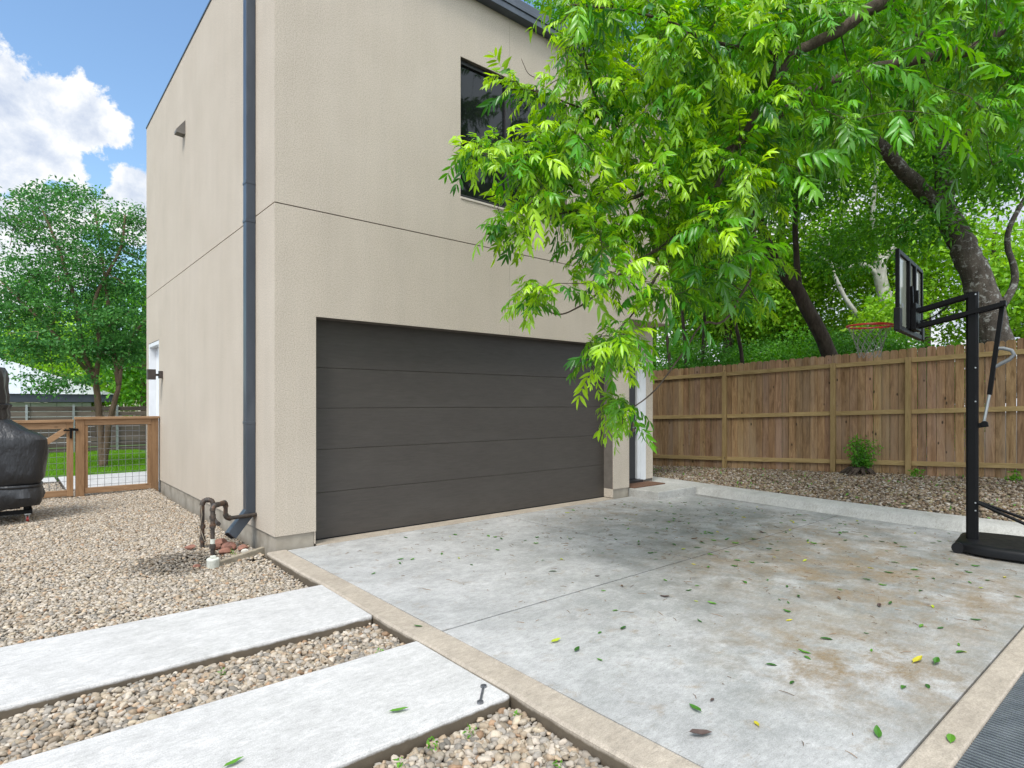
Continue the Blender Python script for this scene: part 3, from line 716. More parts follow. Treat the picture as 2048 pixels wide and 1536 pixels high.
# ------------------------------------------------------------------ wire fence panel and gate beside the house
FY = 6.13
t = thing('wire_fence', 'cedar framed wire mesh fence panel fixed beside the house wall', 'fence panel', (-.6, FY, 0))
def cbox(mb, a): mb.box(*a[:6], col=(a[6],) * 3)
for x0, x1, tn in ((-.135, -.022, .85), (-1.235, -1.115, .95)):
    w = MB(); cbox(w, (x0, x1, FY - .05, FY + .05, -.12, 1.262, tn)); w.build('post', M['cedar'], t, bevel=.004)
for z0, z1, m in ((1.2625, 1.305, .055), (1.165, 1.262, .02), (.005, .10, .02)):
    w = MB(); cbox(w, (-1.25 if z0 > 1.26 else -1.114, -.01 if z0 > 1.26 else -.1355, FY - m - .02, FY + m + .01, z0, z1, 1)); w.build('rail', M['cedar_h'], t, bevel=.004)
w = MB(); cbox(w, (-1.1145, -1.065, FY - .03, FY + .02, .1005, 1.1645, 1.05)); w.build('inner_stile', M['cedar'], t, bevel=.003); w = MB(); cbox(w, (-.19, -.136, FY - .03, FY + .02, .1005, 1.1645, .95)); w.build('inner_stile', M['cedar'], t, bevel=.003)
def mesh_wire(x0, x1, z0, z1, par):
    w = MB()
    for x in np.arange(x0 + .05, x1, .102): w.tube([(x, FY, z0), (x, FY, z1)], .0032, 5)
    for z in np.arange(z0 + .05, z1, .102): w.tube([(x0, FY + .005, z), (x1, FY + .005, z)], .0032, 5)
    w.build('wire_mesh', M['wire'], par)
mesh_wire(-1.08, -.17, .09, 1.18, t)
t = thing('wire_gate', 'cedar framed wire mesh gate with diagonal brace and black latch', 'gate', (-2.0, FY, 0))
for x0, x1, tn in ((-1.355, -1.265, 1.08), (-2.75, -2.66, 1.)):
    w = MB(); cbox(w, (x0, x1, FY - .035, FY + .035, -.02, 1.215, tn)); w.build('stile', M['cedar'], t, bevel=.004)
for z0, z1, dy in ((1.2155, 1.262, .05), (1.11, 1.215, .02), (-.015, .085, .02)):
    w = MB(); cbox(w, (-2.76 if z0 > 1.2 else -2.6595, -1.262 if z0 > 1.2 else -1.3555, FY - dy - .01, FY + dy, z0, z1, 1)); w.build('rail', M['cedar_h'], t, bevel=.004)
w = MB(); w.bar((-1.37, FY - .015, 1.09), (-2.64, FY - .015, .11), .04, .088, (0, 0, 1), (1.1, 1.1, 1.1)); w.build('brace', M['cedar_h'], t, bevel=.003)
mesh_wire(-2.66, -1.35, .08, 1.12, t)
w = MB(); w.box(-1.40, -1.20, FY - .075, FY - .051, 1.075, 1.10); w.box(-1.315, -1.285, FY - .085, FY - .036, .95, 1.12); w.tube([(-1.33, FY - .07, 1.12), (-1.20, FY - .07, 1.10)], .01, 8); w.build('latch', M['black_metal'], t, bevel=.003)

# ------------------------------------------------------------------ covered grill
GX, GY = -2.42, 4.05
t = thing('covered_grill', 'grill wrapped in a black vinyl cover on a low wheeled cart', 'grill', (GX, GY, 0))
w = MB(); NA = 96; th = np.arange(NA) * 2 * PI / NA
def sell(hx, hy, ex, z, fold, ph, dx=0, zt=0.):
    c, s_ = np.cos(th), np.sin(th)
    r = (np.abs(c / hx) ** ex + np.abs(s_ / hy) ** ex) ** (-1 / ex)
    f = fold * (np.sin(th * 9 + ph + z * 5) * .6 + np.sin(th * 17 + z * 8 + 1.3 * ph) * .4 + .7 * np.sin(th * 5 - z * 3 + ph))
    f2 = f - fold * 1.5 * (np.abs(np.sin(th * 4.5 + ph * .5 + .4 * z)) ** .5 - .75)
    zz = z + zt * (np.sin(th * 7 + 1) * .6 + np.sin(th * 3 + 2))
    return np.stack([GX + dx + (r + f2) * c, GY + (r + f2) * s_, zz], 1)
def fold(z): return .024 + .012 * math.sin(z * 9)
R_ = [sell(.65, .44, 8, .20, .020, 0, 0, .030), sell(.67, .46, 8, .24, .022, 0, 0, .015)]
for z in np.arange(.32, 1.04, .08):
    pin = .05 * math.exp(-((z - .46) / .05) ** 2)
    R_.append(sell(.685 + .035 * (z - .3) - pin, .48 - pin, 9, z, .8 * fold(z) * (1.0 if abs(z - .46) > .06 else .5), z * 1.8))
for f in np.linspace(0, 1, 7): R_.append(sell(.715 - .385 * f, .49 - .16 * f, 9 - 5 * f, 1.06 + .245 * f + .010 * math.sin(f * 9), .012 + .006 * math.sin(f * 14), 2 + f * 2))
for z, r_ in ((1.33, .325), (1.37, .335), (1.45, .32), (1.50, .345), (1.515, .345), (1.53, .315), (1.62, .32), (1.74, .305), (1.86, .315), (1.95, .305), (2.0, .28)): R_.append(sell(r_, r_, 3, z, .012 if z < 1.95 else .006, z * 3))
R_.append(sell(.12, .12, 2, 2.02, .002, 2.2))
w.loft(R_); w.build('cover', M['vinyl'], t, smooth='auto', angle=38)
w = MB(); w.loft([sell(.655 + o, .445 + o, 9, .46 + dz, .010, .83) for o, dz in ((.0, -.022), (.014, -.018), (.014, .018), (0, .022))], cap=False)
w.build('strap', M['vinyl'], t, smooth=True)
w = MB(); w.box(GX - .5, GX + .56, GY - .36, GY - .30, .10, .15); w.box(GX - .5, GX + .56, GY + .30, GY + .36, .10, .15); w.box(GX - .5, GX - .44, GY - .2995, GY + .2995, .10, .15); w.box(GX + .50, GX + .56, GY - .2995, GY + .2995, .10, .15)
for sx in (-.42, .50):
    for sy in (-.30, .30): w.box(GX + sx - .03, GX + sx + .03, GY + sy - .03, GY + sy + .03, .1505, .34)
w.box(GX - .38, GX + .44, GY - .26, GY + .26, .16, .20)
w.build('cart', M['black_metal'], t, bevel=.004)
for sx in (-.45, .51):
    for sy in (-.32, .32):
        w = MB(); cx, cy = GX + sx, GY + sy
        w.box(cx - .03, cx + .03, cy - .03, cy + .03, .085, .099); w.box(cx - .018, cx - .013, cy - .02, cy + .02, .03, .0845); w.box(cx + .013, cx + .018, cy - .02, cy + .02, .03, .0845)
        ca = w.build('caster', M['galv'], t)
        w = MB(); w.loft([[(cx + dx, cy + .034 * math.cos(q), .024 + .034 * math.sin(q)) for q in np.arange(14) * PI / 7] for dx in (-.012, .012)]); w.build('wheel', M['caster_red'], ca, smooth='auto')

# ------------------------------------------------------------------ pipes, cleanout, plank, bricks at the corner
t = thing('gas_pipe', 'rusty dark iron gas pipes rising from gravel beside the downspout', 'pipe', (-.45, .55, 0))
def pipe(pts, name='riser'):
    pts = [np.array(p, float) for p in pts]; w = MB(); out = [pts[0]]
    for a, b, c in zip(pts, pts[1:], pts[2:]):       # rounded elbows
        u = (a - b) / np.linalg.norm(a - b); v = (c - b) / np.linalg.norm(c - b); r = min(.035, np.linalg.norm(a - b) * .45, np.linalg.norm(c - b) * .45)
        for k in np.linspace(0, 1, 5): out.append((b + u * r) * (1 - k) ** 2 + 2 * k * (1 - k) * b + (b + v * r) * k ** 2)
    out.append(pts[-1]); w.tube(out, .0215, 12)
    for a, b, c in zip(pts, pts[1:], pts[2:]):
        for q in (a, c):
            u = (q - b) / np.linalg.norm(q - b); w.tube([b + u * .032, b + u * .052], .0285, 12)
        w.tube([b + (a - b) / np.linalg.norm(a - b) * .034, b + ((a - b) / np.linalg.norm(a - b) + (c - b) / np.linalg.norm(c - b)) * .012, b + (c - b) / np.linalg.norm(c - b) * .034], .0265, 12)
    return w.build(name, M['iron_pipe'], t, smooth='auto')
pipe([(-.50, .79, -.06), (-.50, .79, .485), (-.405, .745, .485), (-.405, .745, .275), (-.43, .42, .275)])
pipe([(-.50, .37, -.06), (-.50, .37, .480), (-.41, .43, .480), (-.33, .545, .475), (-.33, .545, .30), (0.0, .59, .30)])
for (x, y, z, h) in ((-.5, .37, .27, .018), (-.5, .37, .36, .018), (-.5, .37, .06, .018), (-.5, .79, .20, .018), (-.5, .79, .06, .028)):
    w = MB(); w.lathe((x, y, z), [(.022, -h - .002), (.031, -h), (.031, h), (.022, h + .002)], 12); w.build('coupling', M['iron_pipe'], t, smooth='auto')
w = MB(); w.lathe((-.5, .37, .115), [(.0222, -.025), (.0235, -.024), (.0235, .024), (.0222, .025)], 12); w.build('tape', M['pvc'], t)
w = MB(); w.tube([(-.52, .77, .44), (-.51, .76, .33), (-.53, .765, .20), (-.49, .74, .05)], .004, 5); w.build('tracer_wire', M['plank_old'], t)
t = thing('drain_cleanout', 'short white plastic drain cleanout standing in gravel', 'cleanout', (-.61, -.10, 0))
w = MB(); w.lathe((-.61, -.10, -.09), [(.055, 0), (.055, .115), (.057, .12), (.057, .135), (.052, .142), (.0, .144)], 24); w.build('pipe_stub', M['pvc'], t, smooth='auto', bevel=.002)
w = MB(); w.box(-.632, -.588, -.12, -.08, .0545, .075); w.build('cap_lug', M['pvc'], t, bevel=.003)
w = MB(); w.bar((-.58, -.075, -.045), (-.06, .165, -.02), .045, .10, (0, 0, 1)); tag(w.build('wood_plank', M['plank_old'], bevel=.008), 'weathered grey plank half buried in gravel by the house corner', 'plank')
def lump(name, c, size, mat, lab, cat, seed, grp=None, flat=.6):
    r = np.random.default_rng(seed); V, Fc = ico(2); w_ = V.copy()
    for _ in range(8):
        nm = unit(r.normal(size=3)); cut = .5 + .3 * r.random(); dd = w_ @ nm; w_ -= np.outer(np.maximum(dd - cut, 0), nm)
    w_ *= np.array((1.3, .9, flat)) * size; a = r.random() * 6; R = np.array(((math.cos(a), -math.sin(a), 0), (math.sin(a), math.cos(a), 0), (0, 0, 1)))
    m = MB(); m.add(w_ @ R.T + np.array(c), [tuple(f) for f in Fc]); return tag(m.build(name, mat), lab, cat, grp)
for k, (x, y, s_, lab) in enumerate(((-.30, .52, .085, 'large broken red brick piece under the downspout outlet'), (-.20, .36, .07, 'small broken red brick piece nearest the house plinth'), (-.38, .36, .06, 'broken red brick piece beside the second gas riser'),
                                     (-.33, .74, .09, 'flat reddish brick slab behind the gas risers'), (-.62, .78, .05, 'red brick chip left of the gas risers'), (-.42, .60, .06, 'orange brick piece between the two gas risers'))):
    lump('brick_piece', (x, y, .0), s_, M['brick_red'], lab, 'brick', 20 + k, 'broken bricks by the gas pipes')
lump('pale_stone', (-.22, .24, -.01), .045, M['stone_pale'], 'pale round stone beside the plank under the downspout', 'stone', 41)
lump('orange_stone', (-.74, -.02, -.02), .035, M['brick_red'], 'orange stone lying left of the white cleanout', 'stone', 43)

# wrench on the near path
t = thing('wrench', 'small steel double ended wrench lying on the near concrete path', 'wrench', (-.21, -3.81, 0))
p0, p1 = np.array((-.150, -3.742, .006)), np.array((-.268, -3.868, .006)); dv = (p1 - p0) / np.linalg.norm(p1 - p0)
w = MB(); w.bar(p0 + dv * .012, p1 - dv * .012, .013, .006); w.build('shank', M['wrench'], t, bevel=.002)
for p, s_ in ((p0, 1), (p1, -1)):
    w = MB(); ring = []; cc = p
    q = np.linspace(.0, 2 * PI, 17)
    for r, z in ((.009, 0.001), (.017, .001), (.017, .010), (.009, .010)): ring.append([(cc[0] + r * math.cos(a), cc[1] + r * math.sin(a), z) for a in q[:-1]])
    ring.append(ring[0]); w.loft(ring, cap=False); w.build('ring_end', M['wrench'], t)

# ------------------------------------------------------------------ leaves
LT = np.array([(0, 0, 0)] + [(x, s * wv / 2, h) for x, wv in ((.20, .78), (.48, 1.), (.78, .58)) for s, h in ((-1, .12), (0, 0), (1, .12))] + [(1, 0, 0)])
LT[:, 2] += 0
LF = [(0, 2, 1), (0, 3, 2), (1, 2, 5, 4), (2, 3, 6, 5), (4, 5, 8, 7), (5, 6, 9, 8), (7, 8, 10), (8, 9, 10)]
LFL = np.concatenate([np.array(f) for f in LF]); LFT = np.array([len(f) for f in LF])
def place_leaves(base, X, N, ln, wd, curl):
    """base (n,3) attach points, X (n,3) directions, N (n,3) upward normals; returns vertices (n,11,3)"""
    X = unit(X); Yv = unit(np.cross(N, X)); N = np.cross(X, Yv)
    tx = LT[None, :, 0]; ty = LT[None, :, 1]; tz = LT[None, :, 2]
    lx = tx * ln[:, None]; ly = ty * wd[:, None]
    lz = tz * wd[:, None] * 1.4 - curl[:, None] * ln[:, None] * tx ** 2
    return base[:, None] + lx[..., None] * X[:, None] + ly[..., None] * Yv[:, None] + lz[..., None] * N[:, None]
def compound(P, D, L, colr, pairs=5, wide=.255, scale=1., droop=.40):
    """pinnate leaves: P (n,3) bases, D (n,3) directions, L (n) lengths, colr (n,3)"""
    n = len(P); m = 2 * pairs + 1
    D = unit(D)
    ti = np.concatenate([np.repeat(np.linspace(.30, .94, pairs), 2), [1.]])
    sd = np.concatenate([np.tile([-1, 1], pairs), [0]])
    dr = droop * (.6 + .8 * rng.random(n))
    g = np.array((0, 0, -1.))
    pos = P[:, None] + D[:, None] * (L[:, None] * ti)[..., None] + g * ((L * dr)[:, None] * ti ** 2)[..., None]
    T = unit(D[:, None] + g * (2 * dr[:, None] * ti)[..., None])
    up = np.array((0, 0, 1.)) + .45 * rng.normal(size=(n, 3)); up = np.repeat(up[:, None], m, 1)
    Sv = unit(np.cross(T, up)); N = np.cross(Sv, T)
    a = np.radians(52 + 14 * rng.normal(size=(n, m)) * .6) * (1 - .25 * ti); a[:, -1] = 0
    X = np.cos(a)[..., None] * T + (np.sin(a) * sd)[..., None] * Sv + g * (.22 + .42 * rng.random((n, m)))[..., None] + .12 * rng.normal(size=(n, m, 3))
    N = N + .35 * rng.normal(size=(n, m, 3))
    ln = (L[:, None] * .37 * (.75 + .45 * np.sin(ti * PI * .78)) * (.85 + .3 * rng.random((n, m)))) * scale
    wd = ln * wide * (.85 + .3 * rng.random((n, m)))
    V = place_leaves(pos.reshape(-1, 3), X.reshape(-1, 3), N.reshape(-1, 3), ln.ravel(), wd.ravel(), (.02 + .42 * rng.random(n * m)))
    c = np.repeat(colr, m, 0) * (.85 + .3 * rng.random((n * m, 1)))
    V = V.reshape(-1, 3); c = np.repeat(c, 11, 0)
    k = n * m
    loops = (LFL[None] + (np.arange(k) * 11)[:, None]).ravel(); tot = np.tile(LFT, k)
    # leaf stalks
    st = np.linspace(0, 1, 4); nst = len(st)
    sp = P[:, None] + D[:, None] * (L[:, None] * st)[..., None] + g * ((L * dr)[:, None] * st ** 2)[..., None]
    off = np.array([(0, 0, .0016), (.0014, .0008, -.0008), (-.0014, -.0008, -.0008)])
    sv = (sp[:, :, None] + off[None, None]).reshape(-1, 3)
    q = np.array([(i * 3 + j, i * 3 + (j + 1) % 3, (i + 1) * 3 + (j + 1) % 3, (i + 1) * 3 + j) for i in range(nst - 1) for j in range(3)])
    sl = (q[None] + (np.arange(n) * nst * 3)[:, None, None]).reshape(-1) + len(V)
    sc = np.repeat(colr * .8, nst * 3, 0)
    return np.concatenate([V, sv]), np.concatenate([loops, sl]), np.concatenate([tot, np.full(n * len(q), 4)]), np.concatenate([c, sc])

class Limbs:
    """wood of one tree: named limbs plus automatic twigs that join sprays to the nearest wood"""
    def __init__(s): s.nodes = []; s.rad = []; s.mb = MB()
    def limb(s, pts, r0, r1, n=10, wob=.1, reg=True, sub=6):
        pts = np.array(pts, float); k = len(pts)
        tt = np.linspace(0, k - 1, (k - 1) * sub + 1); ii = np.clip(tt.astype(int), 0, k - 2); fr = (tt - ii)[:, None]
        a = pts[np.clip(ii - 1, 0, k - 1)]; b = pts[ii]; c = pts[ii + 1]; e = pts[np.clip(ii + 2, 0, k - 1)]
        q = .5 * (2 * b + (c - a) * fr + (2 * a - 5 * b + 4 * c - e) * fr ** 2 + (3 * b - a - 3 * c + e) * fr ** 3)
        rr = np.linspace(r0, r1, len(q)); 
        if wob: q = q + rng.normal(size=q.shape) * rr[:, None] * wob
        s.mb.tube(q, rr, n, wob=.05)
        if reg: s.nodes += list(q); s.rad += list(rr)
        return q
    def twig(s, tip, r1=.0036, maxr=.02, sag=.08):
        N = np.array(s.nodes); dd = np.linalg.norm(N - tip, axis=1); j = int(np.argmin(dd)); p = N[j]; L = dd[j]
        mid = (p + tip) / 2 + np.array((0, 0, sag * L)) + rng.normal(size=3) * .06 * L
        r0 = min(s.rad[j] * .7, r1 + .008 * L, maxr); k = max(3, int(L / .10))
        q = np.linspace(0, 1, k + 1)[:, None]; pts = (1 - q) ** 2 * p + 2 * q * (1 - q) * mid + q ** 2 * tip
        pts[1:-1] += rng.normal(size=(k - 1, 3)) * .010
        rr = np.linspace(r0, r1, k + 1); s.mb.tube(pts, rr, 5 if r0 < .012 else 6, cap=False)
        s.nodes += list(pts[1:]); s.rad += list(rr[1:])
        return pts[-1] - pts[-2] if k < 2 else pts[-1] - pts[-3]

def inside(poly, x, y):
    r = np.zeros(len(x), bool); k = len(poly)
    for i in range(k):
        (x0, y0), (x1, y1) = poly[i], poly[(i + 1) % k]
        c = ((y0 > y) != (y1 > y)) & (x < (x1 - x0) * (y - y0) / (y1 - y0 + 1e-9) + x0); r ^= c
    return r
def region(poly, n, d0, d1):
    xs = [p[0] for p in poly]; ys = [p[1] for p in poly]
    x = rng.uniform(min(xs), max(xs), n * 6); y = rng.uniform(min(ys), max(ys), n * 6); k = inside(poly, x, y)
    x, y = x[k][:n], y[k][:n]; dd = rng.uniform(d0, d1, len(x)) if not callable(d0) else d0(x, y)
    return [at(a, b, c) for a, b, c in zip(x, y, dd)]
YOUNG_LIT = np.array((.38, .62, .012)); FRESH = np.array((.125, .42, .010)); DEEP = np.array((.018, .105, .009)); MID = np.array((.052, .225, .009))  # leaf age tones; sun put into the lime, shade into the deep greens
def sprays(lm, tips, per, L0, young_lit, droop=.45, scale=1., maxr=.02, spread=.9):
    """at every tip a twig with several compound leaves"""
    PP, DD, LL, CC = [], [], [], []
    T = np.array(tips); N = np.array(lm.nodes)
    order = np.argsort([np.min(np.linalg.norm(N - t_, axis=1)) for t_ in T])
    for i in order:
        tip = T[i]; dv = unit(lm.twig(tip, maxr=maxr)); k = max(3, int(rng.normal(per, 1.2)))
        yf = young_lit if not callable(young_lit) else young_lit(tip)
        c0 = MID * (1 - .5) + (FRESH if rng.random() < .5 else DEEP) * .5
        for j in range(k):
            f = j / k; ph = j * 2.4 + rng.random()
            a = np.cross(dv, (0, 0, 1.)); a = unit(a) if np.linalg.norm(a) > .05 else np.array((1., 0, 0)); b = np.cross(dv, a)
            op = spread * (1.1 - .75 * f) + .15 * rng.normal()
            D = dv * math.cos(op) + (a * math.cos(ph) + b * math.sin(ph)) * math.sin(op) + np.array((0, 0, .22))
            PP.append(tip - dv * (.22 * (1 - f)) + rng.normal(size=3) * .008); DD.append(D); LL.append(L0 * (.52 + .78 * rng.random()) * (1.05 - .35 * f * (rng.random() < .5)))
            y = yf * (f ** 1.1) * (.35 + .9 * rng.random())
            CC.append(c0 * (1 - min(y, 1)) + YOUNG_LIT * min(y, 1))
    return np.array(PP), np.array(DD), np.array(LL), np.array(CC)
def merge(parts):
    V, Lp, Tt, Cc, off = [], [], [], [], 0
    for v, l, t_, c in parts: V.append(v); Lp.append(l + off); Tt.append(t_); Cc.append(c); off += len(v)
    return np.concatenate(V), np.concatenate(Lp), np.concatenate(Tt), np.concatenate(Cc)

# --- overhanging pecan: trunk stands in the gravel strip just right of the frame
t = thing('pecan_tree', 'bright green pecan overhanging the driveway in front of the garage', 'tree', (8.9, -6.4, .15))
lm = Limbs(); tr = Limbs()
q = tr.limb([(8.95, -6.45, -.05), (8.85, -6.35, 1.2), (8.7, -6.2, 2.6), (8.45, -6.0, 3.9)], .24, .15, 14, .05)
lm.mb = tr.mb
top = np.array((8.45, -6.0, 3.9)); low = np.array((8.7, -6.2, 2.6))
lm.limb([top, at(2320, 130, 6.2), at(2048, 52, 5.9), at(1952, 97, 5.8), at(1819, 122, 5.7), at(1690, 153, 5.6), at(1612, 187, 5.6), at(1520, 260, 5.5), at(1400, 330, 5.4), at(1250, 402, 5.3), at(1130, 425, 5.2)], .075, .010)
lm.limb([top, at(2330, -60, 5.6), at(2000, -130, 5.0), at(1770, 0, 4.9), at(1680, 60, 4.9), at(1592, 108, 4.95), at(1540, 180, 5.0), at(1470, 300, 5.1), at(1400, 430, 5.1), at(1310, 500, 5.1), at(1255, 545, 5.0)], .07, .008)
lm.limb([top, at(2260, 190, 7.2), at(2048, 240, 7.0), at(1975, 262, 6.9), at(1900, 262, 6.7), at(1820, 240, 6.5)], .075, .02)
lm.limb([at(1540, 180, 5.0), at(1555, 90, 4.8), at(1562, 0, 4.7), at(1565, -90, 4.6)], .022, .010, 8)
lm.limb([at(1310, 500, 5.1), at(1240, 550, 5.0), at(1190, 590, 5.0), at(1150, 618, 5.0), at(1110, 628, 4.95), at(1065, 600, 4.9)], .013, .004, 7, .25)
lm.limb([at(1340, 520, 5.1), at(1300, 570, 5.05), at(1270, 620, 5.0), at(1240, 660, 5.0), at(1205, 690, 4.95)], .012, .004, 7, .25)
lm.limb([at(1500, 560, 5.3), at(1450, 640, 5.2), at(1405, 648, 5.15), at(1370, 700, 5.1), at(1310, 780, 5.05), at(1265, 815, 5.0), at(1232, 835, 5.0)], .011, .004, 7, .25)
lm.limb([at(1480, 300, 5.1), at(1510, 420, 5.2), at(1500, 560, 5.3)], .016, .010, 7, .25)
lm.limb([at(1250, 402, 5.3), at(1150, 375, 5.2), at(1040, 335, 5.2), at(955, 318, 5.2)], .012, .004, 7, .3)
lm.limb([at(1240, 255, 5.2), at(1195, 200, 5.1), at(1172, 130, 5.0), at(1160, 50, 4.9)], .014, .005, 7, .2)
lm.limb([at(1400, 330, 5.4), at(1310, 300, 5.3), at(1240, 255, 5.2)], .018, .013, 7, .2)
lm.limb([at(1240, 255, 5.2), at(1110, 195, 5.2), at(1055, 180, 5.2), at(1020, 178, 5.2)], .010, .004, 7, .3)
lm.limb([at(1592, 108, 4.95), at(1450, 90, 4.8), at(1330, 40, 4.7), at(1240, 20, 4.7), at(1150, 10, 4.7)], .02, .006, 7, .2)
lm.limb([at(1250, 402, 5.3), at(1160, 420, 5.2), at(1070, 440, 5.2), at(1020, 460, 5.2)], .010, .004, 7, .3)
lm.limb([at(1100, 160, 5.2), at(1060, 150, 5.2), at(1043, 118, 5.2)], .004, .0025, 5, .3)
lm.limb([at(1255, 640, 5.0), at(1225, 665, 5.0), at(1200, 652, 5.0)], .004, .0025, 5, .3)
edge = [(1100, 20), (1120, 70), (1130, 120), (1150, 40), (1180, 15), (1165, 95), (1200, 60), (1240, 30), (1290, 20), (1340, 50), (1110, -30), (1180, -50), (1260, -40),
        (1000, 172), (1020, 185), (1045, 195), (1075, 200), (1100, 190), (1135, 175), (1160, 170), (1060, 215),
        (925, 318), (940, 335), (955, 312), (975, 330), (990, 300), (1005, 330), (1035, 300), (1060, 320), (1080, 290), (1095, 330), (940, 345), (1010, 350), (1050, 350), (1090, 270), (1120, 240), (1150, 290),
        (1000, 425), (1020, 455), (1035, 400), (1060, 430), (1010, 480), (1045, 470), (1085, 445), (1090, 400), (1120, 430), (1060, 380), (1130, 370), (1005, 500), (1030, 505),
        (1045, 600), (1060, 590), (1075, 615), (1050, 620), (1085, 600),
        (1150, 560), (1175, 590), (1160, 545), (1200, 560), (1220, 600), (1250, 560), (1280, 580), (1180, 500), (1240, 500), (1150, 480), (1300, 600), (1320, 560), (1270, 640), (1200, 470), (1250, 440), (1290, 620),
        (1180, 705), (1200, 700), (1215, 720), (1235, 700), (1195, 735), (1250, 690), (1270, 700), (1230, 745), (1185, 760), (1280, 730), (1255, 725),
        (1215, 838), (1235, 825), (1250, 845), (1225, 860), (1245, 870)]
tips = [at(x, y - 22, 4.95 + .35 * rng.normal()) for x, y in edge]
polyA = [(1130, -60), (1140, 120), (1190, 200), (1110, 250), (1030, 320), (1080, 400), (1160, 440), (1200, 500), (1300, 540), (1400, 520), (1480, 440), (1530, 350), (1560, 220), (1560, -60)]
tips += region(polyA, 330, 4.5, 6.5) + region([(1180, 470), (1330, 610), (1450, 640), (1560, 600), (1570, 400), (1300, 400)], 40, 5.2, 6.8)
young_lit_at = lambda p: float(np.clip(1.35 - .16 * (p[0] - 2.0) + .12 * (p[2] - 3), .5, 1.4))  # limer to the left and top: sunlight put into the leaf colour
parts = [compound(*sprays(lm, tips, 7.6, .212, young_lit_at, maxr=.012), scale=1.0)]
polyB = [(1500, -80), (1520, 260), (1480, 400), (1560, 380), (1640, 320), (1720, 260), (1840, 230), (1950, 260), (2100, 260), (2150, -80)]
tips = region(polyB, 300, 5.7, 9.2) + region(polyB, 75, 4.6, 5.6)
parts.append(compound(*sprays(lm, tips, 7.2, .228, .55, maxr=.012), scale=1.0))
tips = region([(1700, -150), (1760, 240), (2100, 300), (2200, 100), (2150, -150)], 6, 4.2, 4.9)
tips += [at(x, y, 4.9) for x, y in ((1985, 330), (2035, 300), (1600, 350), (1400, 580), (1350, 590), (1440, 540), (1500, 500))]
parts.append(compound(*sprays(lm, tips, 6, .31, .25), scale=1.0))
# the part of the crown above and behind the frame (shades the slab)
tips = [np.array((rng.uniform(4.2, 9.8), rng.uniform(-7.8, -1.0), rng.uniform(5.6, 9.0))) for _ in range(260)]
tips = [p for p in tips if (p[0] - 7.2) ** 2 / 9 + (p[1] + 4.4) ** 2 / 12 < 1]
lm.limb([top, (7.2, -5.2, 5.6), (5.5, -4.4, 6.6), (3.8, -3.6, 7.0)], .10, .02)
lm.limb([top, (7.8, -4.6, 5.8), (7.2, -3.0, 7.0), (6.5, -1.8, 7.6)], .09, .02)
lm.limb([top, (8.0, -6.8, 5.8), (6.8, -6.9, 6.8)], .09, .02)
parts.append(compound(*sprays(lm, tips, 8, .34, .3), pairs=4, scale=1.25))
v, l, tt, c = merge(parts)
lm.mb.build('trunk', M['bark_twig'], t, smooth=True)
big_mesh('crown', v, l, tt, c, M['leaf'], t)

# --- generic trees: trunk, limbs and a crown of many small leaves in clumps
def leaf_cloud(centres, rad, per, ll, lw, cols, up=.55, vert=.6):
    n = len(centres) * per; C = np.repeat(np.array(centres), per, 0)
    o = rng.normal(size=(n, 3)) * np.array((1, 1, vert)); o *= (rad * (rng.random(n) ** .4) / (np.linalg.norm(o, axis=1) + 1e-9))[:, None]
    P = C + o; X = unit(o + rng.normal(size=(n, 3)) * rad * .8 + np.array((0, 0, -.25 * rad)))
    N = np.array((0, 0, up)) + rng.normal(size=(n, 3)) * .5
    Yv = unit(np.cross(N, X)); N = np.cross(X, Yv)
    L = ll * (.6 + .7 * rng.random(n)); Wd = lw * (.6 + .7 * rng.random(n))
    tmpl = np.array([(0, 0, 0), (.45, -.5, .12), (.45, .5, .12), (1, 0, -.10), (.5, 0, 0)])
    V = P[:, None] + (tmpl[None, :, 0] * L[:, None])[..., None] * X[:, None] + (tmpl[None, :, 1] * Wd[:, None])[..., None] * Yv[:, None] + (tmpl[None, :, 2] * Wd[:, None])[..., None] * N[:, None]
    f = np.array([(0, 4, 1), (0, 2, 4), (1, 4, 3), (4, 2, 3)])
    loops = (f[None] + (np.arange(n) * 5)[:, None, None]).ravel()
    k = rng.random(len(centres))[:, None]; cc = np.array(cols[0]) * (1 - k) + np.array(cols[1]) * k
    c = np.repeat(cc, per, 0) * (.75 + .5 * rng.random((n, 1)))
    return V.reshape(-1, 3), loops, np.full(n * 4, 3), np.repeat(c, 5, 0)
def tree(name, label, base, trunks, blobs, leaf, cols, barkm, branch_n=40, per=40, crad=.45, group=None, br=.03, vert=.6):
    t_ = thing(name, label, 'tree', tuple(base), group)
    tr_ = Limbs()
    for pts, r0, r1 in trunks: tr_.limb(pts, r0, r1, 12, .06)
    cen = []
    for (bc, rr, k) in blobs:
        o = unit(rng.normal(size=(k, 3))) * (rng.random((k, 1)) ** .42); cen += list(np.array(bc) + o * np.array(rr))
    lm_ = Limbs(); lm_.nodes = list(tr_.nodes); lm_.rad = list(tr_.rad)
    lm_.mb = tr_.mb
    idx = rng.permutation(len(cen))[:branch_n]
    N0 = np.array(tr_.nodes)
    for i in sorted(idx, key=lambda j: np.min(np.linalg.norm(N0 - cen[j], axis=1))): lm_.twig(cen[i], r1=.008, maxr=br, sag=.12)
    lm_.mb.build('trunk', barkm, t_, smooth=True)
    v_, l_, tt_, c_ = leaf_cloud(cen, crad, per, leaf[0], leaf[1], cols, vert=vert)
    big_mesh('crown', v_, l_, tt_, c_, M['leaf_bg'], t_)
    return t_
G1 = ((.05, .20, .018), (.14, .36, .025)); G2 = ((.15, .36, .02), (.30, .52, .03)); G3 = ((.036, .15, .034), (.105, .285, .060)); G4 = ((.055, .20, .018), (.13, .33, .025))

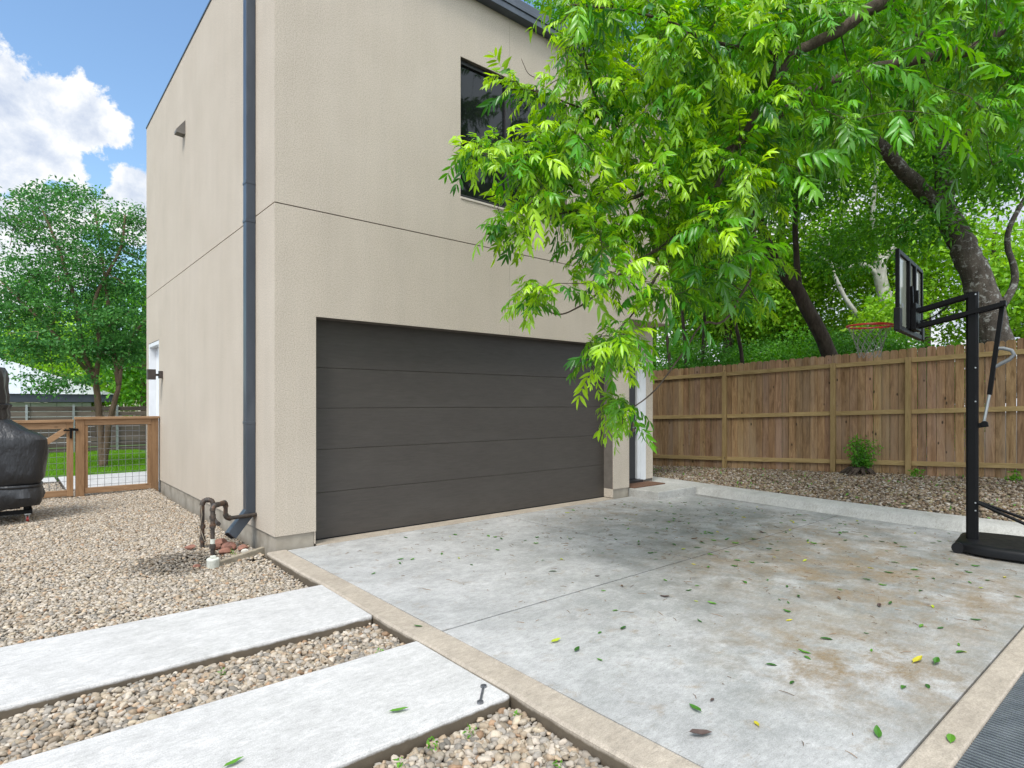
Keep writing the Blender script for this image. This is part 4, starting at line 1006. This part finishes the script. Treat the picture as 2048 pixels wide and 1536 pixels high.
# lichened big tree behind the fence
bx_ = at(1998, 760, 12.0); bx_[2] = 0
p_f = at(1893, 425, 12.2)
t1 = [((at(2005, 800, 12.0)), at(1985, 660, 12.0), at(1955, 560, 12.1), at(1925, 490, 12.2), p_f)]
tree('lichened_tree', 'massive tree with pale lichen on its forked trunk behind the fence', bx_,
     [(list(t1[0]), .315, .215), ([p_f, at(1850, 385, 12.0), at(1800, 335, 11.6), at(1740, 270, 11.0), at(1650, 200, 10.2), at(1520, 120, 9.6)], .17, .07), ([p_f, at(1885, 330, 12.3), at(1875, 220, 12.4), at(1860, 60, 12.6), at(1840, -200, 12.8)], .18, .10),
      ([at(1985, 640, 12.0), at(2030, 560, 12.3), at(2015, 470, 12.6), at(2060, 380, 12.8)], .08, .04)],
     [(at(1700, 120, 11.5), (2.6, 2.6, 1.7), 210), (at(1950, 100, 12.5), (2.4, 2.4, 2.2), 210), (at(1500, 200, 11.5), (1.8, 1.8, 1.6), 120), (at(1780, 460, 12.6), (1.2, 1.2, .4), 26), (at(1960, 330, 12), (1.5, 1.5, .7), 70), (at(1650, 380, 12.4), (.9, .9, .4), 16)],
     (.15, .055), G1, M['bark_lichen'], 120, 55, .5, br=.05)
b2 = at(1660, 745, 14.2); b2[2] = 0
tree('leaning_tree', 'dark slender trunk leaning left above the fence', b2,
     [([at(1690, 800, 14.2), at(1655, 700, 14.2), at(1600, 590, 14.0), at(1550, 520, 13.8), at(1525, 460, 13.6), at(1480, 330, 13.2), at(1420, 180, 12.8)], .19, .07), ([at(1600, 590, 14), at(1590, 450, 14), at(1600, 300, 14.2)], .08, .04)],
     [(at(1430, 250, 13), (1.8, 1.8, 2.0), 130), (at(1590, 260, 14.2), (1.6, 1.6, 1.8), 110), (at(1440, 470, 13.6), (1.0, 1.0, .5), 34), (at(1700, 500, 15.4), (1.0, 1.0, .6), 34)], (.14, .06), G4, M['bark_dark'], 70, 55, .48)
# saplings just beyond the corner of the fence
for px, py, dx, d_, lab in ((1340, 740, -30, 18.6, 'thin dark sapling nearest the house corner behind the fence'), (1372, 735, -18, 18.0, 'thin dark sapling between two others above the fence'), (1405, 735, 12, 17.6, 'thin dark sapling leaning right above the fence'), (1485, 725, -60, 16.2, 'slim brown sapling left of the leaning trunk')):
    b = at(px, 860, d_); b[2] = 0
    tree('sapling', lab, b, [([b, at(px, py, d_), at(px + dx * .5, py - 140, d_), at(px + dx, py - 300, d_), at(px + dx * 1.6, py - 470, d_)], .06, .025)],
         [(at(px + dx, 360, d_ - .2), (1.1, 1.1, 1.6), 75), (at(px + dx, 560, d_ + .4), (1.0, 1.0, .7), 34)], (.13, .055), G4, M['bark_dark'], 30, 50, .45, 'saplings behind the fence')
b3 = at(1770, 760, 21); b3[2] = 0
tree('sycamore_tree', 'pale barked sycamore with white limbs far behind the fence', b3,
     [([b3, at(1775, 640, 21), at(1762, 560, 21), at(1760, 520, 21)], .24, .20), ([at(1762, 560, 21), at(1730, 530, 21), at(1680, 535, 21), at(1620, 500, 21)], .10, .05), ([at(1760, 530, 21), at(1800, 480, 21), at(1850, 430, 21)], .12, .06), ([at(1760, 525, 21), at(1745, 440, 21), at(1755, 330, 21)], .12, .05), ([at(1770, 690, 21), at(1700, 610, 21), at(1665, 540, 21), at(1655, 480, 21)], .09, .05)],
     [(at(1650, 300, 22), (3.2, 3.2, 2.6), 170), (at(1850, 330, 22), (3, 3, 2.8), 170), (at(1700, 500, 23), (3, 2, 1.4), 90), (at(1860, 520, 22), (2, 2, 1.4), 70), (at(1780, 640, 20), (1.6, .8, .6), 34)], (.17, .10), G2, M['bark_pale'], 60, 75, .7, br=.06)
for k, (px, py, d_, rx, rz, cols, lab) in enumerate(((1450, 480, 24, 3.0, 4.2, G2, 'bright leafy tree behind the leaning trunk'), (1620, 600, 26, 3.2, 2.4, G2, 'bright rounded tree low between the two large trunks'), (1990, 560, 20, 2.8, 2.6, G2, 'bright tree right of the lichened trunk'), (1350, 610, 25, 2.6, 2.0, G2, 'low bright tree behind the thin saplings'), (1470, 640, 28, 2.8, 1.8, G1, 'low green tree behind the slim brown sapling'), (1560, 680, 30, 3.0, 1.6, G2, 'far low tree in the gap beside the leaning trunk'),
                                                (1300, 350, 26, 3.4, 5, G1, 'dark leafy tree rising behind the house roof'), (1560, 150, 27, 5, 4.5, G1, 'tall deep green tree closing the view above the fence'), (1850, 80, 26, 5, 5, G2, 'tall light green tree behind the lichened trunk'), (1180, 120, 30, 3.6, 5.5, G1, 'dark tree seen past the roof edge'))):
    c0 = at(px, py, d_); b = np.array((c0[0], c0[1], 0.)); nb = int(100 * rx * rz / 6)
    tree('background_tree', lab, b, [([b, b + (c0 - b) * np.array((1, 1, .5)) + np.array((.2, 0, 0)), c0, c0 + np.array((0, 0, rz * .6))], .22, .08)],
         [(c0, (rx, rx, rz), nb), (c0 + np.array((rx * .6, -rx * .5, -rz * .4)), (rx * .6, rx * .6, rz * .5), nb // 3)], (.19, .10), cols, M['bark_dark'], 40, 85, .8, 'trees beyond the fence', br=.05)
# hedge-like bushes right behind the fence
for k, (px, d_, h_) in enumerate(((1480, 15.5, 1.9), (1560, 14.8, 2.5), (1640, 15.4, 2.3), (1730, 13.8, 2.6), (1800, 13.2, 2.75), (1880, 13.0, 2.7), (1390, 22, 3.2), (1450, 19, 3.3), (1530, 21, 3.6), (1600, 18.5, 3.6), (1690, 17.5, 3.5), (1780, 17, 3.4), (1300, 18, 3.0), (1350, 20, 3.8), (1420, 17.5, 3.2), (1560, 24, 4.4), (1660, 22, 4.2))):
    b = at(px, 800, d_); b[2] = 0; c0 = b + np.array((0, 0, h_ * .62))
    lab = ('low bush left of the leaning trunk behind the fence', 'bush under the leaning trunk behind the fence', 'bush just right of the leaning trunk foot', 'leafy bush behind the fence under the rim', 'leafy bush behind the fence below the backboard', 'leafy bush at the foot of the lichened trunk', 'distant bush at the far end of the fence', 'tall bush behind the slim brown sapling', 'tall bush left of the leaning trunk', 'tall bush behind the foot of the leaning trunk', 'tall bush behind the basketball rim', 'tall bush below the pale sycamore', 'bush beside the house corner above the fence', 'tall bush behind the thin saplings', 'bush between the saplings and the slim brown sapling', 'far tall bush in the gap left of the leaning trunk', 'far tall bush right of the leaning trunk')[k]
    t_ = thing('bush', lab, 'bush', tuple(b), 'bushes behind the fence')
    o = unit(rng.normal(size=(60, 3))) * (rng.random((60, 1)) ** .4) * np.array((.95 + .2 * (h_ > 3), .95 + .2 * (h_ > 3), h_ * .42))
    w = MB(); 
    for j in range(7): w.tube([b, b + np.array((.1 * rng.normal(), .1 * rng.normal(), h_ * .4)), c0 + o[j] * .8], [.02, .015, .006], 5)
    w.build('stems', M['bark_dark'], t_)
    v_, l_, tt_, c_ = leaf_cloud(c0 + o, .36 + .12 * (h_ > 3), 120, .11, .06, G1 if k % 2 else ((.05, .17, .02), (.10, .27, .03))); big_mesh('foliage', v_, l_, tt_, c_, M['leaf_bg'], t_)

# left side: crape myrtle on the lawn
b = at(207, 905, 14.6); b[2] = -.03
f1 = at(190, 760, 14.5); f2 = at(238, 770, 14.5)
tree('crape_myrtle', 'broad green multi stemmed tree on the lawn beyond the gate', b,
     [([b, at(200, 850, 14.6), f1, at(165, 700, 14.4), at(150, 600, 14.3), at(110, 480, 14.2), at(85, 420, 14.2)], .09, .02), ([b, at(218, 850, 14.6), at(230, 800, 14.5), f2, at(250, 700, 14.6), at(290, 640, 14.8)], .08, .03), ([f2, at(225, 690, 14.5), at(215, 600, 14.5), at(205, 520, 14.5), at(190, 420, 14.6)], .06, .02),
      ([f1, at(200, 690, 14.3), at(190, 600, 14.2), at(240, 500, 14.2), at(250, 430, 14.2)], .06, .02), ([f1, at(120, 680, 14.0), at(60, 620, 13.8), at(0, 560, 13.6)], .05, .015)],
     [(at(150, 480, 14.4), (1.5, 1.5, 1.25), 150), (at(90, 590, 14.2), (1.4, 1.4, 1.0), 120), (at(230, 560, 14.6), (1.2, 1.2, 1.3), 130), (at(150, 690, 14.2), (1.5, 1.5, .6), 95), (at(250, 700, 14.6), (.8, .9, .6), 60), (at(60, 440, 14.3), (.7, .7, .6), 32), (at(110, 765, 13.6), (.8, .6, .22), 26), (at(60, 700, 13.8), (.8, .7, .3), 30), (at(230, 640, 14.2), (.9, .9, .4), 40), (at(20, 620, 14), (.9, .9, .6), 50), (at(60, 385, 14.3), (.35, .35, .18), 9), (at(150, 385, 14.4), (.6, .5, .16), 14), (at(260, 440, 14.6), (.5, .5, .4), 22)],
     (.088, .046), G3, M['bark_brown'], 170, 44, .30, br=.022, vert=.28)
for px, py, d_, rx, rz, lab, cols in ((40, 690, 30, 2.4, 1.9, 'yellow green tree behind the white neighbouring roof', G2), (200, 700, 27, 2.6, 2.6, 'light green tree behind the crape myrtle stems', G2), (290, 660, 25, 2.0, 3.0, 'bushy green tree at the end of the side wall', G1), (110, 640, 34, 2.8, 2.6, 'dark green tree far behind the neighbouring house', G1)):
    c0 = at(px, py, d_); bb = np.array((c0[0], c0[1], 0.)); nb = int(90 * rx * rz / 5)
    tree('background_tree', lab, bb, [([bb, bb + (c0 - bb) * .6, c0 + np.array((0, 0, rz * .5))], .2, .06)], [(c0, (rx, rx, rz), nb), (c0 - np.array((0, 0, rz * .6)), (rx * .9, rx * .9, rz * .6), nb // 2)], (.2, .12), cols, M['bark_brown'], 30, 45, .6, 'trees behind the neighbouring house')

# neighbouring house on the left
t = thing('white_house', 'low white house with grey hip roof behind the board fence', 'house', (-4, 25, 0))
c = at(228, 800, 24.0); xr, yf = c[0], c[1]
w = MB(); w.box(xr - 9.2, xr - .7, yf + .6, yf + 7, -.1, 1.58); w.build('wall', M['house_white'], t)
w = MB(); w.box(xr - 9.8, xr, yf, yf + 8, 1.60, 1.90); w.build('fascia', M['fascia_dark'], t)
w = MB(); w.add([(xr - 9.9, yf - .05, 1.905), (xr + .05, yf - .05, 1.905), (xr + .05, yf + 8, 1.905), (xr - 9.9, yf + 8, 1.905), (xr - 6.5, yf + 4, 3.55), (xr - 3.8, yf + 4, 3.55)], [(0, 1, 5, 4), (1, 2, 5), (2, 3, 4, 5), (3, 0, 4)]); rf = w.build('roof', M['roof_grey'], t)
w = MB()
for k in range(1, 20): 
    x = xr - 9.9 + .5 * k; top_ = np.array((min(max(x, xr - 6.5), xr - 3.8), 4, 3.57)); 
    lim = 1.0 if xr - 6.5 <= x <= xr - 3.8 else ((x - (xr - 9.9)) / 3.4 if x < xr - 6.5 else (xr + .05 - x) / 3.85)
    w.bar((x, yf - .05, 1.915), (x, yf - .05 + 4.05 * lim, 1.915 + 1.645 * lim), .03, .03)
w.build('roof_seam', M['roof_grey'], rf)
w = MB()
for k in range(12): w.box(xr - 9 + .8 * k - .006, xr - 9 + .8 * k + .006, yf + .59, yf + .599, -.1, 1.58)
w.build('wall_seam', M['fascia_dark'], t)
t = thing('board_fence', 'dark horizontal board fence along the back of the lawn', 'fence', (-1, 17, 0))
y0 = 17.0
for k in range(9):
    w = MB(); z = .0 + k * .163; tn = random.uniform(.75, 1.25); w.box(-9, 5, y0, y0 + .025, z, z + .142, col=(tn, tn, tn)); w.build('board', M['board_dark'], t, bevel=.003)
for x in np.arange(-8.6, 5, 1.15):
    w = MB(); w.box(x, x + .06, y0 - .055, y0 - .001, -.05, 1.50); w.build('post', M['galv'], t)
# white roof glimpsed beyond the right-hand fence
t = thing('pale_house', 'pale house roof glimpsed through the saplings above the fence', 'house', (12, 16, 0))
c = at(1395, 740, 24)
w = MB(); w.box(c[0] - 4, c[0] + 4, c[1], c[1] + 6, -.1, c[2] - .15); w.build('wall', M['house_white'], t)
w = MB(); w.add([(c[0] - 4.3, c[1] - .4, c[2] - .1), (c[0] + 4.3, c[1] - .4, c[2] - .1), (c[0] + 4.3, c[1] + 3, c[2] + .35), (c[0] - 4.3, c[1] + 3, c[2] + .35), (c[0] + 4.3, c[1] + 6.4, c[2] - .1), (c[0] - 4.3, c[1] + 6.4, c[2] - .1)], [(0, 1, 2, 3), (3, 2, 4, 5)]); w.build('roof', M['roof_grey'], t)

# lawn grass
n = 60000
gx = rng.uniform(-4.5, 1.2, n); gy = 9.5 + 7.45 * rng.random(n); P = np.stack([gx, gy, np.full(n, -.032)], 1)
h = .05 + .05 * rng.random(n); a = rng.random(n) * 2 * PI; ln_ = rng.normal(size=(n, 2)) * .02
wv = .006; V = np.stack([P + np.stack([np.cos(a) * wv, np.sin(a) * wv, 0 * a], 1), P - np.stack([np.cos(a) * wv, np.sin(a) * wv, 0 * a], 1), P + np.stack([ln_[:, 0], ln_[:, 1], h], 1)], 1)
c = np.array((.13, .34, .02)) * (.7 + .6 * rng.random((n, 1))) + np.array((.05, 0, 0)) * rng.random((n, 1))
tag(big_mesh('grass', V.reshape(-1, 3), np.arange(3 * n), np.full(n, 3), np.repeat(c, 3, 0), M['grass']), 'short bright green grass of the back lawn', 'grass', kind='stuff')

# shrub with stump roots by the fence and small weeds
b = np.array((11.0, -1.75, .08))
s0 = (b[1] - FA[1]) / FU[1]; b[0] = FA[0] + FU[0] * s0 - .28; b[2] = fz(s0) + .02
t = thing('shrub', 'small bright green shrub sprouting from an old stump by the fence', 'shrub', tuple(b))
w = MB()
for k in range(11):
    a = rng.random() * 6.28; r = .18 + .25 * rng.random(); w.tube([b + np.array((0, 0, .10)), b + np.array((r * .5 * math.cos(a), r * .5 * math.sin(a), .10)), b + np.array((r * math.cos(a), r * math.sin(a), -.02))], [.06, .045, .015], 7, wob=.3)
w.build('stump', M['bark_dark'], t)
cen = []; w = MB()
for k in range(16):
    a = rng.random() * 6.28; r = .05 + .28 * rng.random(); hgt = .25 + .45 * rng.random(); tip = b + np.array((r * math.cos(a), r * math.sin(a), hgt)); w.tube([b + np.array((0, 0, .08)), (b + tip) / 2 + np.array((0, 0, .08)), tip], [.006, .004, .002], 5)
    for f in (.55, .8, 1.): cen.append(b + (tip - b) * f)
w.build('stems', M['bark_twig'], t)
v_, l_, tt_, c_ = leaf_cloud(cen, .11, 26, .06, .03, ((.05, .19, .02), (.12, .33, .02))); big_mesh('foliage', v_, l_, tt_, c_, M['leaf_bg'], t)
def weed(p, r, nl, lab, ll=.02, grp='small weeds in the gravel'):
    p = np.array(p, float); r *= .62 if ll < .05 else 1; nl = nl if ll > .05 else nl // 2; v_, l_, tt_, c_ = leaf_cloud([p + np.array((0, 0, r * .5)) + rng.normal(size=3) * r * .25 for _ in range(4)], r, nl // 4, ll, ll * .6, ((.07, .22, .02), (.14, .33, .03)))
    return tag(big_mesh('weed', v_, l_, tt_, c_, M['leaf_bg']), lab, 'weed', grp)
for p, r, nl, lab in (((-.42, -3.98, -.05), .035, 40, 'weed in the gravel against the near path below the wrench'), ((-.62, -3.97, -.05), .05, 60, 'wide weed in the gravel along the near path edge'), ((-.80, -3.99, -.05), .035, 40, 'leftmost weed along the near path edge'),
                      ((-.13, -4.0, -.05), .03, 30, 'weed in the corner of near path and tan border'), ((-.35, .22, .0), .04, 40, 'weed between the plank and the gas riser'), ((-.07, -.16, -.04), .03, 30, 'weed at the corner of the house plinth'),
                      ((-1.15, -2.55, -.05), .03, 26, 'weed in the gravel between both paths'), ((-.30, -2.86, -.05), .025, 24, 'tiny weed at the near edge of the gravel between paths'), ((-.28, -4.45, -.05), .035, 36, 'weed in the near gravel beside the tan border')):
    weed(p, r, nl, lab)
for s, off, lab in ((5.75, .3, 'dead root clump and weeds at the fence post foot'), (7.15, .25, 'weed clump at the right end of the fence')):
    p = fp(s, off, fz(s) + .03); weed(p, .10, 90, lab, .06)

# ------------------------------------------------------------------ fallen leaves
def leaf_mesh(nm, curl, fold, wd):
    Lm = LT.copy(); xs = Lm[:, 0]
    v = np.stack([xs - .5, Lm[:, 1] * wd, Lm[:, 2] * fold + curl * (xs - .5) ** 2 + .0], 1); v[:, 2] -= v[:, 2].min()
    st = np.array([(-.5, .01, v[0, 2]), (-.5, -.01, v[0, 2]), (-.72, 0, .02)])
    me = bpy.data.meshes.new(nm); me.from_pydata(np.concatenate([v, st]).tolist(), [], list(LF) + [(11, 12, 13)]); me.update()
    return me
def colour_mesh(me, c):
    ca = me.color_attributes.new('col', 'FLOAT_COLOR', 'POINT'); ca.data.foreach_set('color', np.tile(np.array((*c, 1.)), (len(me.vertices), 1)).ravel()); me.materials.append(M['dry_leaf']); return me
variants = []
for c in ((.055, .17, .02), (.035, .11, .018), (.09, .24, .02)):
    for cu, fo, wd in ((.25, .5, .34), (.5, .9, .30), (-.2, .3, .36)): variants.append(colour_mesh(leaf_mesh('fallen_leaf', cu, fo, wd), c))
yel = [colour_mesh(leaf_mesh('fallen_leaf', .3, .6, .34), c) for c in ((.48, .42, .03), (.36, .42, .03))]
brn = [colour_mesh(leaf_mesh('fallen_leaf', .4, .8, .34), c) for c in ((.085, .055, .045), (.14, .09, .05))]
def fallen(me, x, y, z, s, rz, lab, grp):
    o = bpy.data.objects.new('fallen_leaf', me); COL.objects.link(o); o.location = (x, y, z); o.scale = (s, s, s); o.rotation_euler = (random.uniform(-.15, .15), random.uniform(-.15, .15), rz)
    return tag(o, lab, 'leaf', grp)
def gpx(px, py):
    d_ = FPX * CAM[2] / (py - HY); return at(px, py, d_)
named = ((1390, 1420, .10, variants[0], 1.2, 'green leaf standing on the near driveway centre'), (1401, 1472, .12, brn[0], -.5, 'curled dark brown leaf on the near driveway'), (798, 1424, .10, variants[6], -.4, 'green leaf on the near concrete path left of the wrench'), (1836, 1323, .12, yel[0], -.1, 'long yellow leaf near the right driveway border'),
         (1872, 1327, .12, variants[1], .1, 'dark green leaf right of the long yellow leaf'), (1112, 1284, .09, yel[1], 0, 'yellow green leaf just right of the driveway joint start'), (1154, 1301, .08, variants[3], .4, 'dark green leaf below the yellow green leaf'), (836, 1256, .07, variants[3], -.8, 'green leaf lying on the tan border strip'), (1755, 1468, .10, variants[0], .4, 'green leaf near the bottom right stain'),
         (1902, 1480, .10, variants[8], .2, 'green leaf on the drain border edge'), (468, 1529, .09, variants[6], .2, 'leaf at the lower edge of the near path'))
for px, py, s, me, rz, lab in named:
    p = gpx(px, py); fallen(me, p[0], p[1], .008 if py != 1256 else .012, s, rz, lab, 'fallen leaves')
k = 0
while k < 250:
    x = rng.uniform(.4, 6.4); y = rng.uniform(-5.3, -.3)
    wgt = np.clip((x - .2) / 3.4, .05, 1) * (.55 + .45 * (y < -1))
    if rng.random() > wgt: continue
    if 5.1 < x < 6.2 and y < -4.4: continue
    u = rng.random(); me = yel[int(rng.integers(2))] if u < .12 else brn[int(rng.integers(2))] if u < .27 else variants[int(rng.integers(9))]
    lab = 'small yellow leaf fallen on the driveway concrete' if u < .12 else 'small brown leaf fallen on the driveway concrete' if u < .27 else 'small green leaf fallen on the driveway concrete'
    fallen(me, x, y, .003, rng.uniform(.03, .088), rng.random() * 6.28, lab, 'yellow leaves scattered on the driveway' if u < .12 else 'brown leaves scattered on the driveway' if u < .27 else 'green leaves scattered on the driveway'); k += 1
# twigs and crumbs of litter
w = MB()
for _ in range(900):
    x = rng.uniform(.3, 6.4); y = rng.uniform(-5.3, -.2)
    if rng.random() > np.clip((x + .3) / 3.5, .12, 1): continue
    a = rng.random() * 3.14; l = rng.uniform(.004, .05) * rng.random() ** .5; p = np.array((x, y, .004)); dv = np.array((math.cos(a), math.sin(a), 0)) * l
    tn = rng.random(); w.tube([p - dv, p + np.array((rng.normal() * .004, rng.normal() * .004, .003)), p + dv], [.0015, .002, .001], 4, col=(.12 + .2 * tn, .08 + .12 * tn, .05 + .06 * tn))
tag(w.build('litter', M['dry_leaf']), 'fine twigs and catkins strewn over the driveway', 'litter', kind='stuff')
# leaf litter over the gravel strip
n = 2600; y = rng.uniform(-7, 2.5, n); s = (y - FA[1]) / FU[1]; xf = FA[0] + FU[0] * s; qf = rng.random(n)
xk = np.interp(-y, [-.95, .6, 2.1, 4, 9], [7.5, 7.4, 7.23, 7.14, 7.17]); x = xk + (xf - xk) * qf; zf = -.07 + .28 * np.clip(s / FL, 0, 1.35); z = .08 + (zf - .08) * qf + .035
v_, l_, tt_, c_ = leaf_cloud(np.stack([x, y, z], 1), .02, 1, .07, .03, ((.14, .09, .045), (.28, .21, .11)), up=1.5)
gm = rng.random(n) < .22; c_[np.repeat(gm, 5)] = (.10, .24, .03)
tag(big_mesh('leaf_litter', v_, l_, tt_, c_, M['dry_leaf']), 'dry leaves mixed into the gravel strip by the fence', 'leaves', kind='stuff')

# ------------------------------------------------------------------ camera
cam = bpy.data.cameras.new('camera'); co = bpy.data.objects.new('camera', cam); COL.objects.link(co)
co.location = CAM; co.rotation_euler = (PI / 2, 0, AZ - PI / 2)
cam.sensor_width = 36; cam.lens = 36 * FPX / 2048; cam.shift_y = (HY - 768) / 2048; cam.clip_end = 600; cam.clip_start = .05
S.camera = co

# ------------------------------------------------------------------ light
SUN_TO = Vector((-.86, -.50, 0)).normalized(); EL = math.radians(56)
sv = Vector((SUN_TO.x * math.cos(EL), SUN_TO.y * math.cos(EL), math.sin(EL)))
L = bpy.data.lights.new('sun', 'SUN'); L.energy = 1.3; L.angle = math.radians(20); L.color = (1, .97, .92)
lo = bpy.data.objects.new('sun', L); COL.objects.link(lo); lo.rotation_euler = (-sv).to_track_quat('-Z', 'Y').to_euler()
W = bpy.data.worlds.new('World'); S.world = W; W.use_nodes = True; nt = W.node_tree; nt.nodes.clear()
out = nd(nt, 'ShaderNodeOutputWorld'); bg = nd(nt, 'ShaderNodeBackground'); bg.inputs['Strength'].default_value = .15
sky = nd(nt, 'ShaderNodeTexSky', sky_type='NISHITA'); sky.sun_disc = False; sky.sun_elevation = EL; sky.sun_rotation = math.atan2(sv.x, sv.y); sky.air_density = 1.2; sky.dust_density = .6; sky.ozone_density = 2.0
tc = nd(nt, 'ShaderNodeTexCoord'); gen = tc.outputs['Generated']
def dirn(px, py): v = at(px, py, 1.) - np.array(CAM); return v / np.linalg.norm(v)
mask = None
for px, py, r in ((20, 215, .068), (95, 215, .056), (150, 235, .050), (190, 262, .022), (60, 285, .062), (0, 290, .07), (110, 322, .042), (60, 340, .035), (275, 385, .038), (225, 408, .028), (160, 410, .035), (90, 415, .04), (290, 430, .05), (-20, 440, .04), (40, 520, .07),
                  (1500, 560, .30), (1900, 500, .35)):
    dn = nd(nt, 'ShaderNodeVectorMath', operation='DISTANCE'); nt.links.new(gen, dn.inputs[0]); dn.inputs[1].default_value = tuple(dirn(px, py))
    m1 = math_n(nt, 'SUBTRACT', 1., math_n(nt, 'DIVIDE', dn.outputs['Value'], r))
    mask = m1 if mask is None else math_n(nt, 'MAXIMUM', mask, m1)
# a bright broken deck of cloud added unseen behind the viewer as fill light
dt = nd(nt, 'ShaderNodeVectorMath', operation='DOT_PRODUCT'); nt.links.new(gen, dt.inputs[0]); dt.inputs[1].default_value = (-.25, -.80, .545)
n3 = noise(nt, gen, 2.2, 8, .6)
fill_deck = math_n(nt, 'ADD', math_n(nt, 'MULTIPLY', math_n(nt, 'SUBTRACT', dt.outputs['Value'], .10), 1.4), math_n(nt, 'MULTIPLY', math_n(nt, 'SUBTRACT', n3, .5), 2.2))
fill_deckf = ramp(nt, fill_deck, [(.0, 0.), (.35, 1.)])
def cloud_density(vec):
    a_ = noise(nt, vec, 13, 14, .64, .2); b_ = noise(nt, vec, 4.5, 4, .5)
    return math_n(nt, 'ADD', math_n(nt, 'MULTIPLY', math_n(nt, 'SUBTRACT', a_, .5), 2.6), math_n(nt, 'MULTIPLY', math_n(nt, 'SUBTRACT', b_, .5), .5))
dens = math_n(nt, 'ADD', mask, cloud_density(gen))
up = nd(nt, 'ShaderNodeVectorMath', operation='ADD'); nt.links.new(gen, up.inputs[0]); up.inputs[1].default_value = (-.012, -.004, .028)
lit = math_n(nt, 'SUBTRACT', dens, math_n(nt, 'ADD', mask, cloud_density(up.outputs[0])))     # thinner towards the light: bright rims, grey bellies
cov = ramp(nt, dens, [(.02, 0.), (.20, 1.)])
shade = ramp(nt, math_n(nt, 'ADD', math_n(nt, 'MULTIPLY', lit, .55), math_n(nt, 'SUBTRACT', .72, math_n(nt, 'MULTIPLY', dens, .33))), [(.22, (1.35, 1.58, 2.05)), (.48, (2.05, 2.2, 2.45)), (.66, (2.7, 2.72, 2.75))])
skyc = mix(nt, 1., sky.outputs[0], (.50, .55, .57), 'MULTIPLY')
col = mix(nt, cov, skyc, shade)
col = mix(nt, fill_deckf, col, (4.2, 4.65, 5.25))
nt.links.new(col, bg.inputs['Color']); nt.links.new(bg.outputs[0], out.inputs[0])
S.view_settings.view_transform = 'Standard'; S.view_settings.look = 'None'; S.view_settings.exposure = 1.4; S.view_settings.gamma = 1
S.render.engine = 'CYCLES'; S.cycles.use_denoising = True
S.cycles.max_bounces = 8; S.cycles.diffuse_bounces = 5; S.cycles.transmission_bounces = 6; S.cycles.sample_clamp_indirect = 6
